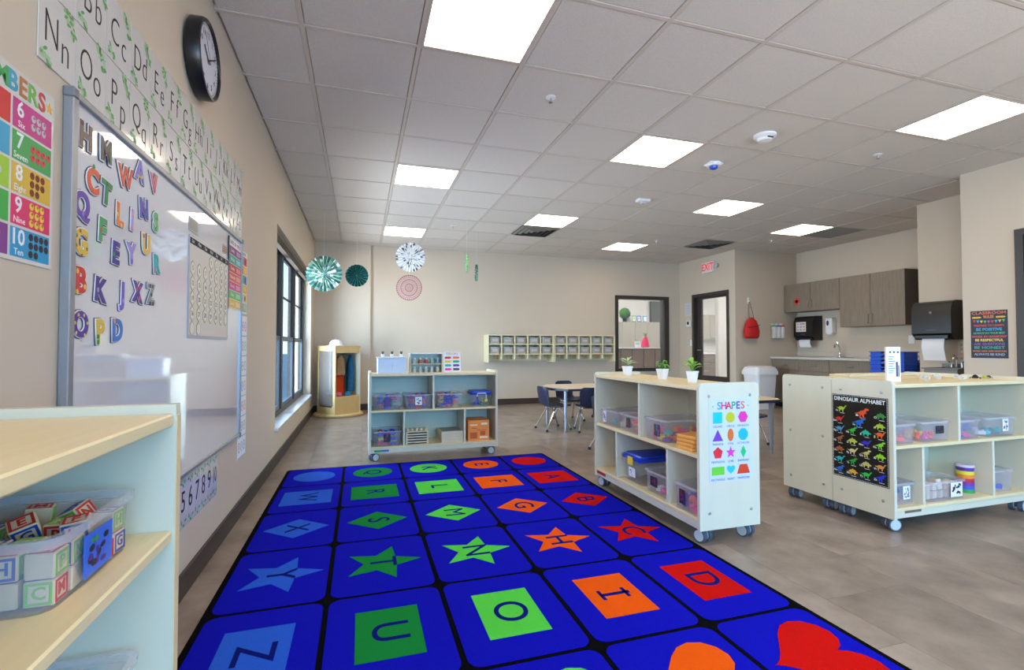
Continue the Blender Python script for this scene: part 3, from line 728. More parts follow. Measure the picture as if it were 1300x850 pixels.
for k,(y,lab,mat,n,L,wd,dr) in enumerate(((3.245,'white-edged leafy plant in a white pot, farthest on the plant shelf',PVAR,11,.085,.026,.5),(2.80,'drooping green plant in a white pot in the middle of the plant shelf',PGRN,11,.088,.032,1.25),(2.495,'lime leafy plant in a white pot nearest the shapes poster',PLIM,14,.085,.034,.6))):
    t=thing('potted_plant',lab,'plant',(2.62,y,HB-.02),(0,0,.3*k),'potted plants in white square pots'); t.scale=(.86,.86,.86)
    mb=MB(); L4=lambda a,z: [(x,yy,z) for x,yy in rrect(a,a,.006,2)]
    mb.loft([L4(.05,0),L4(.068,.068),L4(.072,.068),L4(.072,.078),L4(.062,.078),L4(.060,.066)],True,True); part('pot',mb,WHITE,t)
    mb=MB(); mb.box(-.029,.029,-.029,.029,.062,.067); part('soil',mb,SOIL,t)
    me=leaf_mesh('leaf',L,wd,dr,mat); rr=random.Random(k)
    for q in range(n):
        a=2.4*q+rr.random()*.3; st=.012+.02*(q/n)
        mb=MB(); zz=.075+.035*rr.random()+.02*(q%3==0)
        lo=link('leaf',me,t,(.006*math.cos(a),.006*math.sin(a),zz),(rr.uniform(-.3,.3),rr.uniform(-.35,.2)-(.0),a),rr.uniform(.62,.95))
    mb=MB()
    for q in range(5): a=q*1.25; mb.tube([(0,0,.06),(.005*math.cos(a),.005*math.sin(a),.09),(.012*math.cos(a),.012*math.sin(a),.12)],.0018,5)
    part('stems',mb,PGRN,t)

# shelf C
ZM,ZL=.485,.135
cb=[(.125,ZM,.225,.32,.115,'clear bin nearest the dinosaur poster on the upper board',['ball','brick'],['white','pink','coral'],'upper bin nearest the dinosaur poster',31,None,2),
    (.405,ZM,.255,.32,.12,'clear bin against the upper divider of the dinosaur poster shelf',['bear','brick','ball'],['coral','yellow','pink'],'bin against the divider of the dinosaur shelf',32,TAGD,1),
    (.69,ZM,.225,.32,.115,'clear bin just right of the upper divider of the dinosaur poster shelf',['flower','peg'],['pink','purple','blue'],'bin right of the divider on the dinosaur shelf',33,None,2),
    (.99,ZM,.30,.32,.12,'clear bin at the right end of the upper board of the dinosaur poster shelf',['brick','ball'],['white','teal','blue'],'right end upper bin of the dinosaur shelf',34,TAGW,1),
    (.135,ZL,.205,.30,.125,'clear bin in the lower left compartment of the dinosaur poster shelf',['bear','peg','ball'],['coral','blue','purple','teal'],'lower left bin of the dinosaur shelf',35,TAGW,2),
    (1.0,ZL,.235,.30,.135,'clear bin in the lower right compartment of the dinosaur poster shelf',['brick','peg'],['blue','blue','coral'],'lower right bin of the dinosaur shelf',37,None,1)]
for x,z,w_,d_,h_,lab,kd,cl,wh,sd,tg,ly in cb:
    t=bin_at(fC,x,.185,z,w_,d_,h_,lab)
    if tg: tag_part(t,0.02 if sd!=34 else .03,-d_*.486,.07,.055 if sd!=32 else .07,.075 if sd!=32 else .045,tg,RF,sd,[TAGD,TAGP,TAGG])
    fill(fC,x,.185,z,w_,d_,wh,kd,cl,ly,sd,.75)
t=bin_at(fC,.475,.12,ZL,.33,.20,.115,'clear bin of pale wooden blocks with a letter-print tag'); tag_part(t,.07,-.099,.06,.10,.085,TAGW,RF,36,[INK,TAGD])
WBL=M('pale_block',(226,208,190),.5); rr=random.Random(5)
for k in range(16):
    i,j=k%5,(k//5)%2; l=k//10
    o=thing('wooden_block','pale wooden block, %s, in the letter-tagged bin of the dinosaur shelf'%('top layer' if l else 'lower layer'),'block',fC.w(.475-.115+i*.056,.085+j*.075,ZL+.006+l*.047),(rr.uniform(-.12,.12) if l else 0,rr.uniform(-.2,.2) if l else 0,rr.uniform(-.3,.3)),group='wooden blocks in the letter-tagged bin')
    mb=MB(); mb.box(-.018,.018,-.028,.028,0,.042 if k%3 else .06,c=.002); part('block_body',mb,WBL,o)
t=thing('rainbow_canister','rainbow-striped canister beside the bin of wooden blocks','canister',fC.w(.785,.115,ZL))
RB=[(50,150,70),(60,90,190),(120,50,150),(190,40,60),(240,140,40),(240,215,60),(90,50,150)]
for k,c in enumerate(RB):
    mb=MB(); mb.lathe([(.044,k*.0225),(.044,(k+1)*.0225)],20); part('colour_band',mb,M('band%d'%k,c,.4),t)
mb=MB(); mb.lathe([(.046,.1575),(.046,.168),(.042,.172)],20); part('lid',mb,M('canister_lid',(225,205,225),.4),t)
# top of C
ZT=HB-.02
t=thing('table_stand_card','tall white printed card box standing at the near corner of the dinosaur shelf','card',(3.85,2.19,ZT),(0,0,-.62))
mb=MB(); mb.box(-.036,.036,-.014,.014,0,.212,c=.001); part('folded_card',mb,PAPER,t,smooth=False)
mb=MB()
for q in range(8): mb.box(-.027,-.004+.006*(q%3),-.0146,-.014,.05+.014*q,.055+.014*q)
for q in range(3): mb.box(-.022+.02*q,-.012+.02*q,-.0146,-.014,.175,.185,1)
mb.box(.012,.022,-.0146,-.014,.03,.12,1); mb.box(.024,.029,-.0146,-.014,.03,.10,1)
part('card_print',mb,[M('print_blue',(110,140,190),.5),M('print_navy',(60,70,100),.5)],t,smooth=False)
t=thing('wooden_tray','low pale wooden tray lying on top of the rear shelf','tray',(4.32,2.66,ZT)); mb=MB(); mb.box(-.33,.33,-.08,.08,0,.014,c=.004); part('deck',mb,TRAYW,t); mb=MB(); mb.box(-.30,.30,-.06,.06,.014,.018); part('inset',mb,MAPLE,t)
RES=clear_mat('resin',(236,238,240),.35,.08)
spec=[(4.155,2.193,'black beetle',(40,36,34)),(4.30,2.31,'grey bug',(120,120,112)),(4.40,2.28,'brown spider',(140,110,80)),(4.50,2.36,'pale moth',(190,180,160)),(4.56,2.24,'small dark fly',(70,66,60)),(4.62,2.31,'green beetle',(90,120,70)),(4.45,2.17,'tan cricket',(170,150,110))]
for x,y,lb,c in spec:
    t=thing('insect_block','clear resin block holding a %s on the dinosaur shelf top'%lb,'specimen',(x,y,ZT),(0,0,random.random()),group='insect specimen blocks on the shelf top')
    mb=MB(); mb.box(-.02,.02,-.013,.013,0,.024,c=.002); part('resin_block',mb,RES,t)
    mb=MB(); mb.lathe([(.0015,.006),(.006,.009),(.006,.016),(.0015,.019)],8); 
    for a in range(6): mb.tube([(0,0,.012),(.012*math.cos(a*1.05),.009*math.sin(a*1.05),.012)],.0012,4)
    part('insect',mb,M('bug%d'%int(x*1000),c,.5),t)
for x,y,lb,c,s_ in ((4.63,2.205,'glossy black',(20,20,24),1.0),(4.70,2.19,'yellow-green',(176,180,60),.8),(4.757,2.20,'dark blue',(24,26,60),.75)):
    t=thing('toy_beetle','%s toy beetle on the dinosaur shelf top'%lb,'toy',(x,y,ZT),(0,0,.4),group='toy beetles on the shelf top')
    m_=M('beetle%d%d'%(c[0],c[2]),c,.2); mb=MB(); mb.lathe([(.004,0.003),(.016*s_,.004),(.017*s_,.012),(.010*s_,.024*s_),(.002,.028*s_)],12); part('shell',mb,m_,t)
    mb=MB(); mb.lathe([(.002,0),(.008*s_,.004),(.006*s_,.014),(.001,.016)],8,T=Matrix.Translation((.02*s_,0,.003))); part('head',mb,m_,t)
    for a in range(6):
        s2=-1 if a<3 else 1; mb=MB(); xx=(a%3-1)*.009; mb.tube([(xx,s2*.01*s_,.008),(xx*1.6,s2*.022*s_,.01),(xx*2,s2*.027*s_,.001)],.0015,5); part('leg',mb,m_,t)

# shelf D: alphabet blocks bin
ZD=.728
tD=bin_at(fD,.833+.21,.185,ZD,.23,.30,.09,'clear bin of alphabet blocks on the foreground shelf',group='clear storage bins on the shelves')
tag_part(tD,-.008,-.1465,.040,.075,.056,TAGB,RF,41,[TAGP,TAGD,TAGG,TAGB])
tE=bin_at(fD,1.07,.19,.44,.225,.31,.105,'empty clear bin on the lower board of the foreground shelf')
BW=M('block_wood',(222,200,166),.5,noise=.06,nscale=30); BCOL=[('red',(205,36,40)),('blue',(24,70,160)),('green',(120,190,70)),('red',(205,36,40))]
bb_me=(lambda b:b.mesh('block_body',BW))(MB().box(-.019,.019,-.019,.019,-.019,.019,c=.0018))
FR_ME={}
def frame_mesh(col):
    if col in FR_ME: return FR_ME[col]
    mb=MB(); a,b=.0165,.0125
    for (x0,x1,y0,y1) in ((-a,a,-a,-b),(-a,a,b,a),(-a,-b,-b,b),(b,a,-b,b)): mb.box(x0,x1,y0,y1,0,.0006)
    FR_ME[col]=mb.mesh('coloured_frame',M('block_%d'%col[0],col,.45),False); return FR_ME[col]
FACES=[((0,0,.019),(0,0,0)),((0,-.019,0),(PI/2,0,0)),((.019,0,0),(PI/2,0,PI/2)),((-.019,0,0),(PI/2,0,-PI/2))]
rr=random.Random(3); LTR='DEABCFGHKMNPRSTWZ'
def alpha_block(p,rot,cn,col,ch,lab):
    t=thing('alphabet_block',lab,'block',p,rot,'alphabet blocks in the foreground bin')
    t.scale=(.82,.82,.82); link('block_body',bb_me,t)
    for q,(lo,ro) in enumerate(FACES):
        if q and rr.random()<.45: continue
        c2=BCOL[(BCOL.index((cn,col))+q)%3][1] if q else col
        f=link('coloured_frame',frame_mesh(c2),t,lo,ro)
        link('letter',tmesh(ch if q==0 else LTR[(ord(ch)+q*5)%len(LTR)],.026,M('block_%d'%c2[0],c2,.45),.0004,.0006),f,(0,0,.0002))
TOPS=[(.262,.86),(.30,.912),(.328,.845),(.18,.88),(.215,.80),(.155,.80),(.245,.925)]
for l in range(2):
    for i in range(5):
        for j in range(7):
            cn,col=BCOL[rr.randrange(4)]; ch=rr.choice(LTR)
            x=fD.l.x-.062-j*.0395+rr.uniform(-.002,.002); y=.833+(i-2)*.0385+rr.uniform(-.0015,.0015); z=ZD+.0198+l*.0325
            if l and (rr.random()<.25 or any(math.hypot(x-a,y-b)<.036 for a,b in TOPS)): continue
            alpha_block((x,y,z),(0,0,rr.uniform(-.08,.08)+rr.choice((0,PI/2,PI))),cn,col,ch,'%s wooden alphabet block with a %s letter %s in the foreground bin'%(('low','higher')[l],cn,ch))
for (x,y,z,rx,ry,rz_,cn,ch,lab) in ((.262,.86,.790,.35,-.3,.5,'red','E','tilted alphabet block with a red framed letter E atop the foreground pile'),
    (.300,.912,.790,.3,-.45,-.35,'blue','D','tilted alphabet block with a blue framed letter D atop the foreground pile'),
    (.328,.845,.790,.1,-.1,.3,'red','F','alphabet block with a red framed letter F near the front rim of the foreground bin'),
    (.18,.88,.790,.2,.2,1.,'green','B','alphabet block with a green framed letter B at the rear of the foreground pile'),
    (.215,.80,.790,-.3,.2,.8,'green','G','alphabet block with a green framed letter G in the middle of the foreground pile'),
    (.155,.80,.790,.3,.2,.2,'blue','A','alphabet block with a blue framed letter A at the rear of the foreground pile'),
    (.245,.925,.790,.0,.1,.3,'red','M','alphabet block with a red framed letter M by the far rim of the foreground bin')):
    col=dict(BCOL)[cn]; alpha_block((x,y,z),(rx,ry,rz_),cn,col,ch,lab)

# ------------------------------------------------------------------ left wall: whiteboard and what hangs on it
wb=thing('whiteboard','large glossy magnetic whiteboard in an aluminium frame on the left wall','whiteboard',(0.001,2.39,1.10),RL)
WBW,WBH=1.84,1.18
mb=MB(); mb.box(-WBW/2+.01,WBW/2-.01,-WBH/2+.01,WBH/2-.01,0,.012); part('writing_surface',mb,FELT,wb,smooth=False)
mb=MB(); f=.018
for (a,b,c_,d) in ((-WBW/2,WBW/2,-WBH/2,-WBH/2+f),(-WBW/2,WBW/2,WBH/2-f,WBH/2),(-WBW/2,-WBW/2+f+.008,-WBH/2+f,WBH/2-f),(WBW/2-f,WBW/2,-WBH/2+f,WBH/2-f)): mb.box(a,b,c_,d,0,.022,c=.002)
part('aluminium_frame',mb,ALU,wb)
CORN=M('corner_cap_grey',(122,124,128),.5)
for sx_ in (-1,1):
    for sy_ in (-1,1):
        mb=MB(); mb.box(sx_*(WBW/2)-.02*(1 if sx_>0 else 0)-.004*(sx_<0),sx_*(WBW/2)+.02*(1 if sx_<0 else 0)+.004*(sx_>0),sy_*WBH/2-.022*(sy_>0)-.004*(sy_<0),sy_*WBH/2+.022*(sy_<0)+.004*(sy_>0),0,.025,c=.003); part('corner_cap',mb,CORN,wb)
XW=.0135
# foam letter magnets
MAGB=M('magnet_backing',(238,234,236),.5); MAGD=M('magnet_shadow',(70,50,40),.5)
C_=lambda *c: c
MAGS=[('H',107,174,'brown',(120,96,84),'grey-brown letter H magnet at the upper left of the whiteboard',(60,50,46)),
('M',133,193,'brown',(96,84,80),'brown and green letter M magnet with a red dot',(40,120,70)),
('W',158,226,'orange',(214,78,40),'red-orange letter W magnet below the board glare',(190,50,40)),
('A',176,218,'purple',(112,92,190),'purple letter A magnet with yellow patches near the board top',(220,190,90)),
('V',194,234,'pink',(214,96,120),'small pink letter V magnet near the top right of the letters',(180,60,100)),
('C',116,231,'orange',(228,84,36),'orange-red letter C magnet with a green leaf',(40,140,70)),
('T',133,246,'green',(38,128,70),'dark green letter T magnet beside the orange C',(30,100,60)),
('Q',102,261,'purple',(92,58,160),'large purple letter Q magnet at the left of the board',(150,110,200)),
('L',150,273,'orange',(236,120,44),'orange letter L magnet with a yellow patch in the middle of the letters',(240,200,80)),
('I',166,280,'lilac',(178,160,214),'slim striped lilac letter I magnet',(240,150,140)),
('N',181,266,'violet',(84,70,170),'violet-blue letter N magnet',(60,120,190)),
('S',196,283,'green',(96,180,110),'green letter S magnet at the right of the letters',(60,140,80)),
('F',128,293,'green',(60,160,90),'green letter F magnet with a red patch',(210,60,50)),
('G',101,308,'yellow',(226,186,60),'yellow letter G magnet with brown spots',(150,100,40)),
('E',145,322,'indigo',(58,40,140),'indigo letter E magnet with a green patch',(50,140,80)),
('Y',165,323,'lilac',(160,140,206),'lilac letter Y magnet',(120,100,180)),
('U',184,311,'yellow',(236,190,70),'yellow letter U magnet with a red tip',(220,70,50)),
('R',197,336,'teal',(40,170,170),'teal letter R magnet at the right edge of the letters',(220,120,60)),
('B',100,357,'red',(214,52,44),'big red letter B magnet with yellow patches low on the left',(240,190,70)),
('K',125,369,'purple',(78,54,140),'purple letter K magnet with a grey patch',(150,150,160)),
('J',154,373,'violet',(120,90,190),'violet letter J magnet in the lower row',(170,140,210)),
('X',173,372,'purple',(86,50,150),'purple letter X magnet with coloured patches',(200,70,120)),
('Z',190,374,'grey',(150,150,152),'grey zebra-striped letter Z magnet',(50,50,54)),
('O',100,413,'purple',(84,54,150),'round purple letter O magnet with yellow dots at the bottom left',(236,200,90)),
('P',125,422,'yellow',(226,190,80),'yellow letter P magnet with a green stem',(50,150,80)),
('D',147,420,'blue',(70,120,200),'blue letter D magnet in the bottom row',(230,160,60))]
cy_,sy__=math.cos(.3011),math.sin(.3011); cp_,sp_=math.cos(.0237),math.sin(.0237)
FW=Vector((sy__*cp_,cy_*cp_,sp_)); RT=Vector((cy_,-sy__,0)); UP=RT.cross(FW)
def onx(px,py,X=0.0):
    d=FW+RT*((px-650)/620.46)-UP*((py-425)/620.46); t=(X-.7071)/d.x
    return cam.location.y+t*d.y, 1.047+t*d.z
rr=random.Random(9)
for ch,px,py,cn,col,lab,c2 in MAGS:
    y,z=onx(px,py,XW)
    t=thing('letter_magnet',lab,'magnet',(XW,y,z),(PI/2,rr.uniform(-.12,.12),PI/2),'foam letter magnets on the whiteboard')
    m_=M('mag%s'%ch,col,.4); m2=M('mag2%s'%ch,c2,.4)
    link('backing',tmesh(ch,.089,MAGB,.0016,.0062),t,(0,0,.0022))
    link('shadow_rim',tmesh(ch,.089,MAGD,.0007,.0078),t,(0,0,.0008))  # dark brown outline paints the shadow edge around each letter
    link('coloured_face',tmesh(ch,.089,m_,.0007,.0038 if ch not in 'MW' else .002),t,(0,0,.0045))
    pos={'H':[(-.02,.03)],'M':[(.022,-.015),(.02,.012)],'A':[(-.012,-.02),(.012,-.012)],'C':[(.0,.042)],'L':[(.008,-.03),(-.016,.0)],'I':[(0,.02),(0,-.02)],'F':[(-.012,.0)],'G':[(-.025,.015),(-.026,-.01),(-.008,.03),(.0,-.032),(.024,-.012)],'E':[(-.015,-.005)],'U':[(-.022,.028)],'R':[(-.016,-.02)],
         'B':[(-.018,.025),(-.018,-.028),(.018,-.012)],'K':[(-.015,0)],'X':[(-.01,.012),(.012,-.016),(.01,.018)],'Z':[(-.01,.03),(.012,.03),(0,0),(-.01,-.03),(.014,-.03)],'O':[(.03*math.cos(a),.03*math.sin(a)) for a in (0.3,1.2,2.1,3.0,3.9,5.4)],'P':[(-.015,-.025),(-.015,-.01)],'T':[(0,.03)],'D':[(-.02,.03)]}.get(ch,[(0,-.02)])
    mb=MB()
    for q,(a,b) in enumerate(pos):
        r_=.0062 if ch not in 'GO' else .0042
        mb.prism(ell(r_,r_*1.15,9,a,b),.0052,.0058)
    part('painted_patch',mb,m2,t,smooth=False)

# alphabet cards above the board
CARD=M('card_white',(222,217,211),.12,coat=.5); LF1=M('leaf_print_green',(104,160,96),.5); LF2=M('leaf_print_pale',(160,196,150),.5); CEDGE=M('card_edge',(208,204,200),.5)
def leaf_print(mb,x,y,s_,seed,mi0=0):
    rq=random.Random(seed)
    for q in range(9):
        a=rq.uniform(0,2*PI); d=rq.uniform(.2,1)*s_
        mb.poly(ell(.0098,.0044,7,0,0),.0024+.00005*q,(q+mi0)%2,Matrix.Translation((x+d*math.cos(a)*.7,y+d*math.sin(a),0))@Matrix.Rotation(rq.uniform(0,PI),4,'Z'))
LPM=[]
for v in range(3):
    mb=MB(); leaf_print(mb,.050,.070,.020,v); leaf_print(mb,.034,.078,.014,v+10); leaf_print(mb,.062,.044,.016,v+20); leaf_print(mb,-.056,-.066,.018,v+40,1); leaf_print(mb,-.036,-.078,.012,v+60)
    LPM.append(mb.mesh('leaf_print',[LF1,LF2],False,False))
cw=.1535
for r_ in (0,1):
    for k in range(13):
        ch='ABCDEFGHIJKLM'[k] if r_==0 else 'NOPQRSTUVWXYZ'[k]
        y=1.364+cw*(k+.5); u=(y-1.36)/2.0
        zt=2.066+.062*u; zm=1.884+.026*u; zb_=1.706+.002*u
        z0,z1=(zm,zt) if r_==0 else (zb_,zm); hh=z1-z0-.003
        t=thing('alphabet_card','white alphabet card %s%s with green leaf sprigs, %s row above the whiteboard'%(ch,ch.lower(),'upper' if r_==0 else 'lower'),'card',(.001,y,(z0+z1)/2),RL,'alphabet cards above the whiteboard')
        mb=MB(); mb.box(-cw/2+.001,cw/2-.001,-hh/2,hh/2,0,.002); part('card',mb,CARD,t,smooth=False)
        link('leaf_print',LPM[(k+r_)%3],t)
        text(ch,-.026,-.002,.0023,.115,INK,t,'capital_letter',.0002,-.0016,sx_=.72)
        dy={'b':0,'d':0,'f':0,'h':0,'k':0,'l':0,'t':-.004,'i':-.001,'g':-.030,'p':-.030,'q':-.030,'y':-.030,'j':-.014}.get(ch.lower(),-.0185)
        text(ch.lower(),.030,-.002+dy,.0023,.115,INK,t,'small_letter',.0002,-.0016,sx_=.72)
# wall clock
t=thing('wall_clock','round black-rimmed wall clock above the alphabet cards','clock',(.001,2.45,2.318),RL)
mb=MB(); mb.lathe([(.155,0),(.168,.01),(.169,.05),(.165,.062),(.156,.064),(.152,.060),(.152,.045)],48,c0=True,c1=False); part('rim',mb,BLACK,t)
mb=MB(); mb.lathe([(.1525,.046),(.1525,.050)],48); part('face',mb,M('clock_face',(214,214,228),.3),t)
for h in range(1,13):
    a=PI/2-h*PI/6; text(str(h),.112*math.cos(a),.112*math.sin(a),.0508,.036,INK,t,'numeral',.0003)
mb=MB()
for h in range(60):
    a=h*PI/30; mb.box(.138,.147,-.0012,.0012,.050,.0506,T=Matrix.Rotation(a,4,'Z'))
part('minute_marks',mb,INK,t,smooth=False)
for nm,L,wd,a,z in (('hour_hand',.07,.004,2.53,.052),('minute_hand',.11,.003,.52,.055),('second_hand',.115,.001,2.2,.058)):
    mb=MB(); mb.box(-.018,L,-wd,wd,z,z+.0015,T=Matrix.Rotation(a,4,'Z')); part(nm,mb,INK,t,smooth=False)

# numbers poster
t=thing('numbers_poster','colourful numbers poster at the left edge of the wall','poster',(.001,1.285,1.435),RL)
mb=MB(); mb.box(-.148,.148,-.205,.205,0,.0012); part('sheet',mb,CARD,t,smooth=False)
for k,(ch,c) in enumerate(zip('NUMBERS',[(60,170,200),(230,60,60),(60,170,90),(40,160,190),(190,110,50),(110,180,70),(200,60,60)])): text(ch,-.098+.033*k,.172-.0*k,.0018,.058,M('np%d'%k,c,.4),t,'title',.0003,.0014)
flat(star(.014),.0014,M('np_star',(230,180,60),.5),t,'star_print',.0006,.128,.172)
NC=[(214,28,40),(20,160,200),(160,205,40),(40,170,60),(130,50,140),(200,30,130),(44,160,74),(222,178,44),(224,24,100),(16,150,200)]
NW=['One','Two','Three','Four','Five','Six','Seven','Eight','Nine','Ten']
WINK=M('white_ink',(238,238,240),.5)
PC=[(240,190,60),(30,90,60),(200,200,205),(230,90,60),(240,150,40),(190,190,196),(220,60,80),(120,40,30),(240,200,60),(30,30,40)]
for n in range(10):
    cxx=-.071 if n<5 else .071; cyy=.112-.069*(n%5)
    flat(rect(.134,.063),.0013,M('nc%d'%n,NC[n],.4),t,'number_panel',.0005,cxx,cyy)
    text(str(n+1),cxx-.044,cyy+.010,.0021,.048,WINK,t,'numeral',.0002,.0008); text(NW[n],cxx-.040,cyy-.021,.0021,.020,WINK,t,'number_word',.0002)
    mb=MB(); rows=[[n+1]] if n<3 else [[(n+2)//2,(n+1)//2]] if n<7 else [[3,3,n-5]] if n<9 else [[4,4,2]]
    rows=rows[0]
    for ri,cnt in enumerate(rows):
        for q in range(cnt): mb.prism(ell(.0078,.0085,9,cxx+.0+q*.0185,cyy+.019*((len(rows)-1)/2-ri)),.0018,.0022)
    part('counting_pictures',mb,M('pc%d'%n,PC[n],.5),t,smooth=False)
    if n>=5:
        mb=MB()
        for ri,cnt in enumerate(rows):
            for q in range(cnt): mb.prism(ell(.003,.0035,6,cxx+.002+q*.0185,cyy+.003+.019*((len(rows)-1)/2-ri)),.0022,.0025)
        part('counting_picture_marks',mb,M('pcm%d'%n,(PC[n][0]//2+60,PC[n][1]//2,PC[n][2]//2),.5),t,smooth=False)

# calendar on the board
t=thing('calendar_chart','pale pocket calendar of hexagon day numbers on the whiteboard','calendar',(XW,2.68,1.305),RL)
mb=MB(); mb.box(-.315,.315,-.215,.215,0,.002); part('sheet',mb,M('calendar_cream',(224,216,204),.5),t,smooth=False)
GRYB=M('calendar_border',(176,176,184),.4)
for (a,b,c_,d) in ((-.32,.32,-.222,-.208),(-.32,-.313,-.208,.215),(.313,.32,-.208,.215)): mb=MB(); mb.box(a,b,c_,d,0,.004); part('border',mb,GRYB,t,smooth=False)
for k,dn in enumerate(('Sun','Mon','Tue','Wed','Thu','Fri','Sat')):
    flat(rect(.086,.026),.002,INK,t,'day_header',.0012,-.270+.09*k,.196); text(dn,-.270+.09*k,.196,.0036,.022,WINK,t,'day_name',.0002)
HEXT=M('hex_tan',(170,156,120),.5); HEXC=M('hex_cream',(238,232,216),.5)
hx=lambda r: [(r*math.cos(PI/6+q*PI/3)*.92,r*math.sin(PI/6+q*PI/3)) for q in range(6)]
hb=MB(); hb.prism(hx(.0345),0,.0012); hb=hb.mesh('hexagon_rim',HEXT,False); hc=MB(); hc.prism(hx(.029),.001,.0018); hc=hc.mesh('hexagon_face',HEXC,False)
dnum=1
for r_ in range(6):
    for c_ in range(7):
        if r_==0 and c_<3: continue
        if r_==5 and c_>1: continue
        x,y=-.270+.09*c_,.145-.065*r_
        if y<-.2: continue
        h_=link('number_hexagon',hb,t,(x,y,.002)); link('hexagon_face',hc,h_)
        if dnum<=31: text(str(dnum),0,0,.002,.030,INK,h_,'day_number',.0002)
        dnum+=1
# week poster and neighbours
t=thing('days_poster','poster of bright coloured rows at the far edge of the whiteboard','poster',(XW,3.15,1.455),RL)
mb=MB(); mb.box(-.145,.145,-.195,.195,0,.002); part('sheet',mb,PAPER,t,smooth=False); mb=MB(); mb.box(-.152,-.143,-.2,.2,0,.006); part('black_edge',mb,BLACK,t,smooth=False)
text('DAYS OF',-.045,.177,.0024,.034,INK,t,'title',.0002); text('WEEK',.085,.177,.0024,.036,M('red_print',(200,50,60),.5),t,'title',.0002)
for k,(c,dn) in enumerate(zip([(140,40,110),(60,170,150),(214,50,50),(230,90,50),(220,70,130),(110,190,100),(238,190,60)],['Sunday','Monday','Tuesday','Wednesday','Thursday','Friday','Saturday'])):
    flat(rect(.272,.046),.002,M('day%d'%k,c,.45),t,'day_row',.0006,.004,.132-.0495*k); text(dn,-.055,.132-.0495*k,.003,.026,WINK,t,'day_name',.0002)
    flat(rect(.10,.026),.0026,M('day_pale%d'%k,tuple(min(255,q//2+128) for q in c),.45),t,'row_label',.0004,.078,.132-.0495*k)
t=thing('picture_chart','chart of small coloured picture squares beyond the whiteboard edge','poster',(.001,3.425,1.45),RL)
mb=MB(); mb.box(-.10,.10,-.195,.195,0,.0015); part('sheet',mb,PAPER,t,smooth=False)
text('SEASONS',0,.178,.002,.03,M('green_print',(50,140,90),.5),t,'title',.0002)
for k,c in enumerate([(90,180,220),(214,60,60),(220,90,50),(236,190,70),(70,170,80),(60,130,200),(170,210,90),(240,160,60),(120,190,220),(236,200,90),(220,70,110),(110,200,190)]):
    p=flat(rect(.088,.054),.0016,M('pic%d'%k,c,.45),t,'picture_square',.0005,-.047+.094*(k%2),.135-.0585*(k//2)); flat(ell(.018,.018,10),.0006,M('picd%d'%(k%4),[(240,240,220),(90,60,50),(60,140,60),(240,220,80)][k%4],.5),p,'picture_motif',.0003)
t=thing('counting_strip','tall narrow pale counting chart beside the whiteboard, hanging to the low wall','poster',(.001,3.435,.80),RL)
mb=MB(); mb.box(-.11,.11,-.44,.44,0,.0015); part('sheet',mb,PAPER,t,smooth=False)
BLP=M('strip_blue',(120,180,226),.5)
for k in range(7):
    y=.375-.125*k; flat(rect(.2,.006),.0015,BLP,t,'divider_line',.0004,0,y-.062)
    for q in range(3):
        c=[(120,180,226),(226,150,140),(170,170,190),(150,200,190)][(k+q)%4]
        flat(ell(.026,.032,14),.0015,M('strip%d'%((k+q)%4),c,.5),t,'picture_oval',.0004,-.066+.066*q,y); flat(ell(.018,.023,12),.0019,PAPER,t,'picture_oval_centre',.0003,-.066+.066*q,y)
        text('ABCDEFGHIJKLMNOPQRSTU'[k*3+q],-.066+.066*q,y,.0023,.03,M('strip_ink',(90,90,120),.5),t,'letter',.0002)
t=thing('name_label','small tan printed label above the calendar','label',(XW,2.93,1.565),RL)
mb=MB(); mb.box(-.038,.038,-.022,.022,0,.0015); part('card',mb,M('tan_card',(190,160,130),.5),t,smooth=False)
for k in range(3): flat(rect(.06,.005),.0015,M('tan_ink',(140,90,70),.5),t,'print_line',.0003,0,.012-.012*k)
t=thing('photo_card','small grey photo card at the top of the whiteboard','card',(XW,2.42,1.57),RL)
mb=MB(); mb.box(-.06,.06,-.03,.03,0,.0015); part('card',mb,M('grey_card',(178,176,170),.4),t,smooth=False); flat(rect(.1,.045),.0015,M('grey_photo',(150,148,140),.4),t,'picture',.0003)
# number cards below the board
for n in range(1,11):
    y=2.325-.0925*3.5+.0925*(n-1)+.01
    t=thing('number_card','white leaf-bordered number card %s in the strip under the whiteboard'%('one','two','three','four','five','six','seven','eight','nine','ten')[n-1],'card',(.001,y,.392),RL,'number cards under the whiteboard')
    mb=MB(); mb.box(-.0455,.0455,-.108,.108,0,.0018); part('card',mb,CARD,t,smooth=False)
    mb=MB()
    for q in range(6):
        mb.poly(ell(.012,.0055,7),.0022+.00004*q,q%2,Matrix.Translation((-.03+.012*q,.085+.012*math.sin(q*2.3),0))@Matrix.Rotation(q*1.1,4,'Z')); mb.poly(ell(.012,.0055,7),.0022+.00004*q,(q+1)%2,Matrix.Translation((-.03+.012*q,-.088+.010*math.sin(q*1.7),0))@Matrix.Rotation(q*1.9,4,'Z'))
    part('leaf_print',mb,[M('leaf_print_teal',(60,140,120),.5),LF2],t,smooth=False)
    text(str(n),0,0,.0021,.125 if n<10 else .11,INK,t,'numeral',.0002,0,sx_=.9 if n<10 else .6)

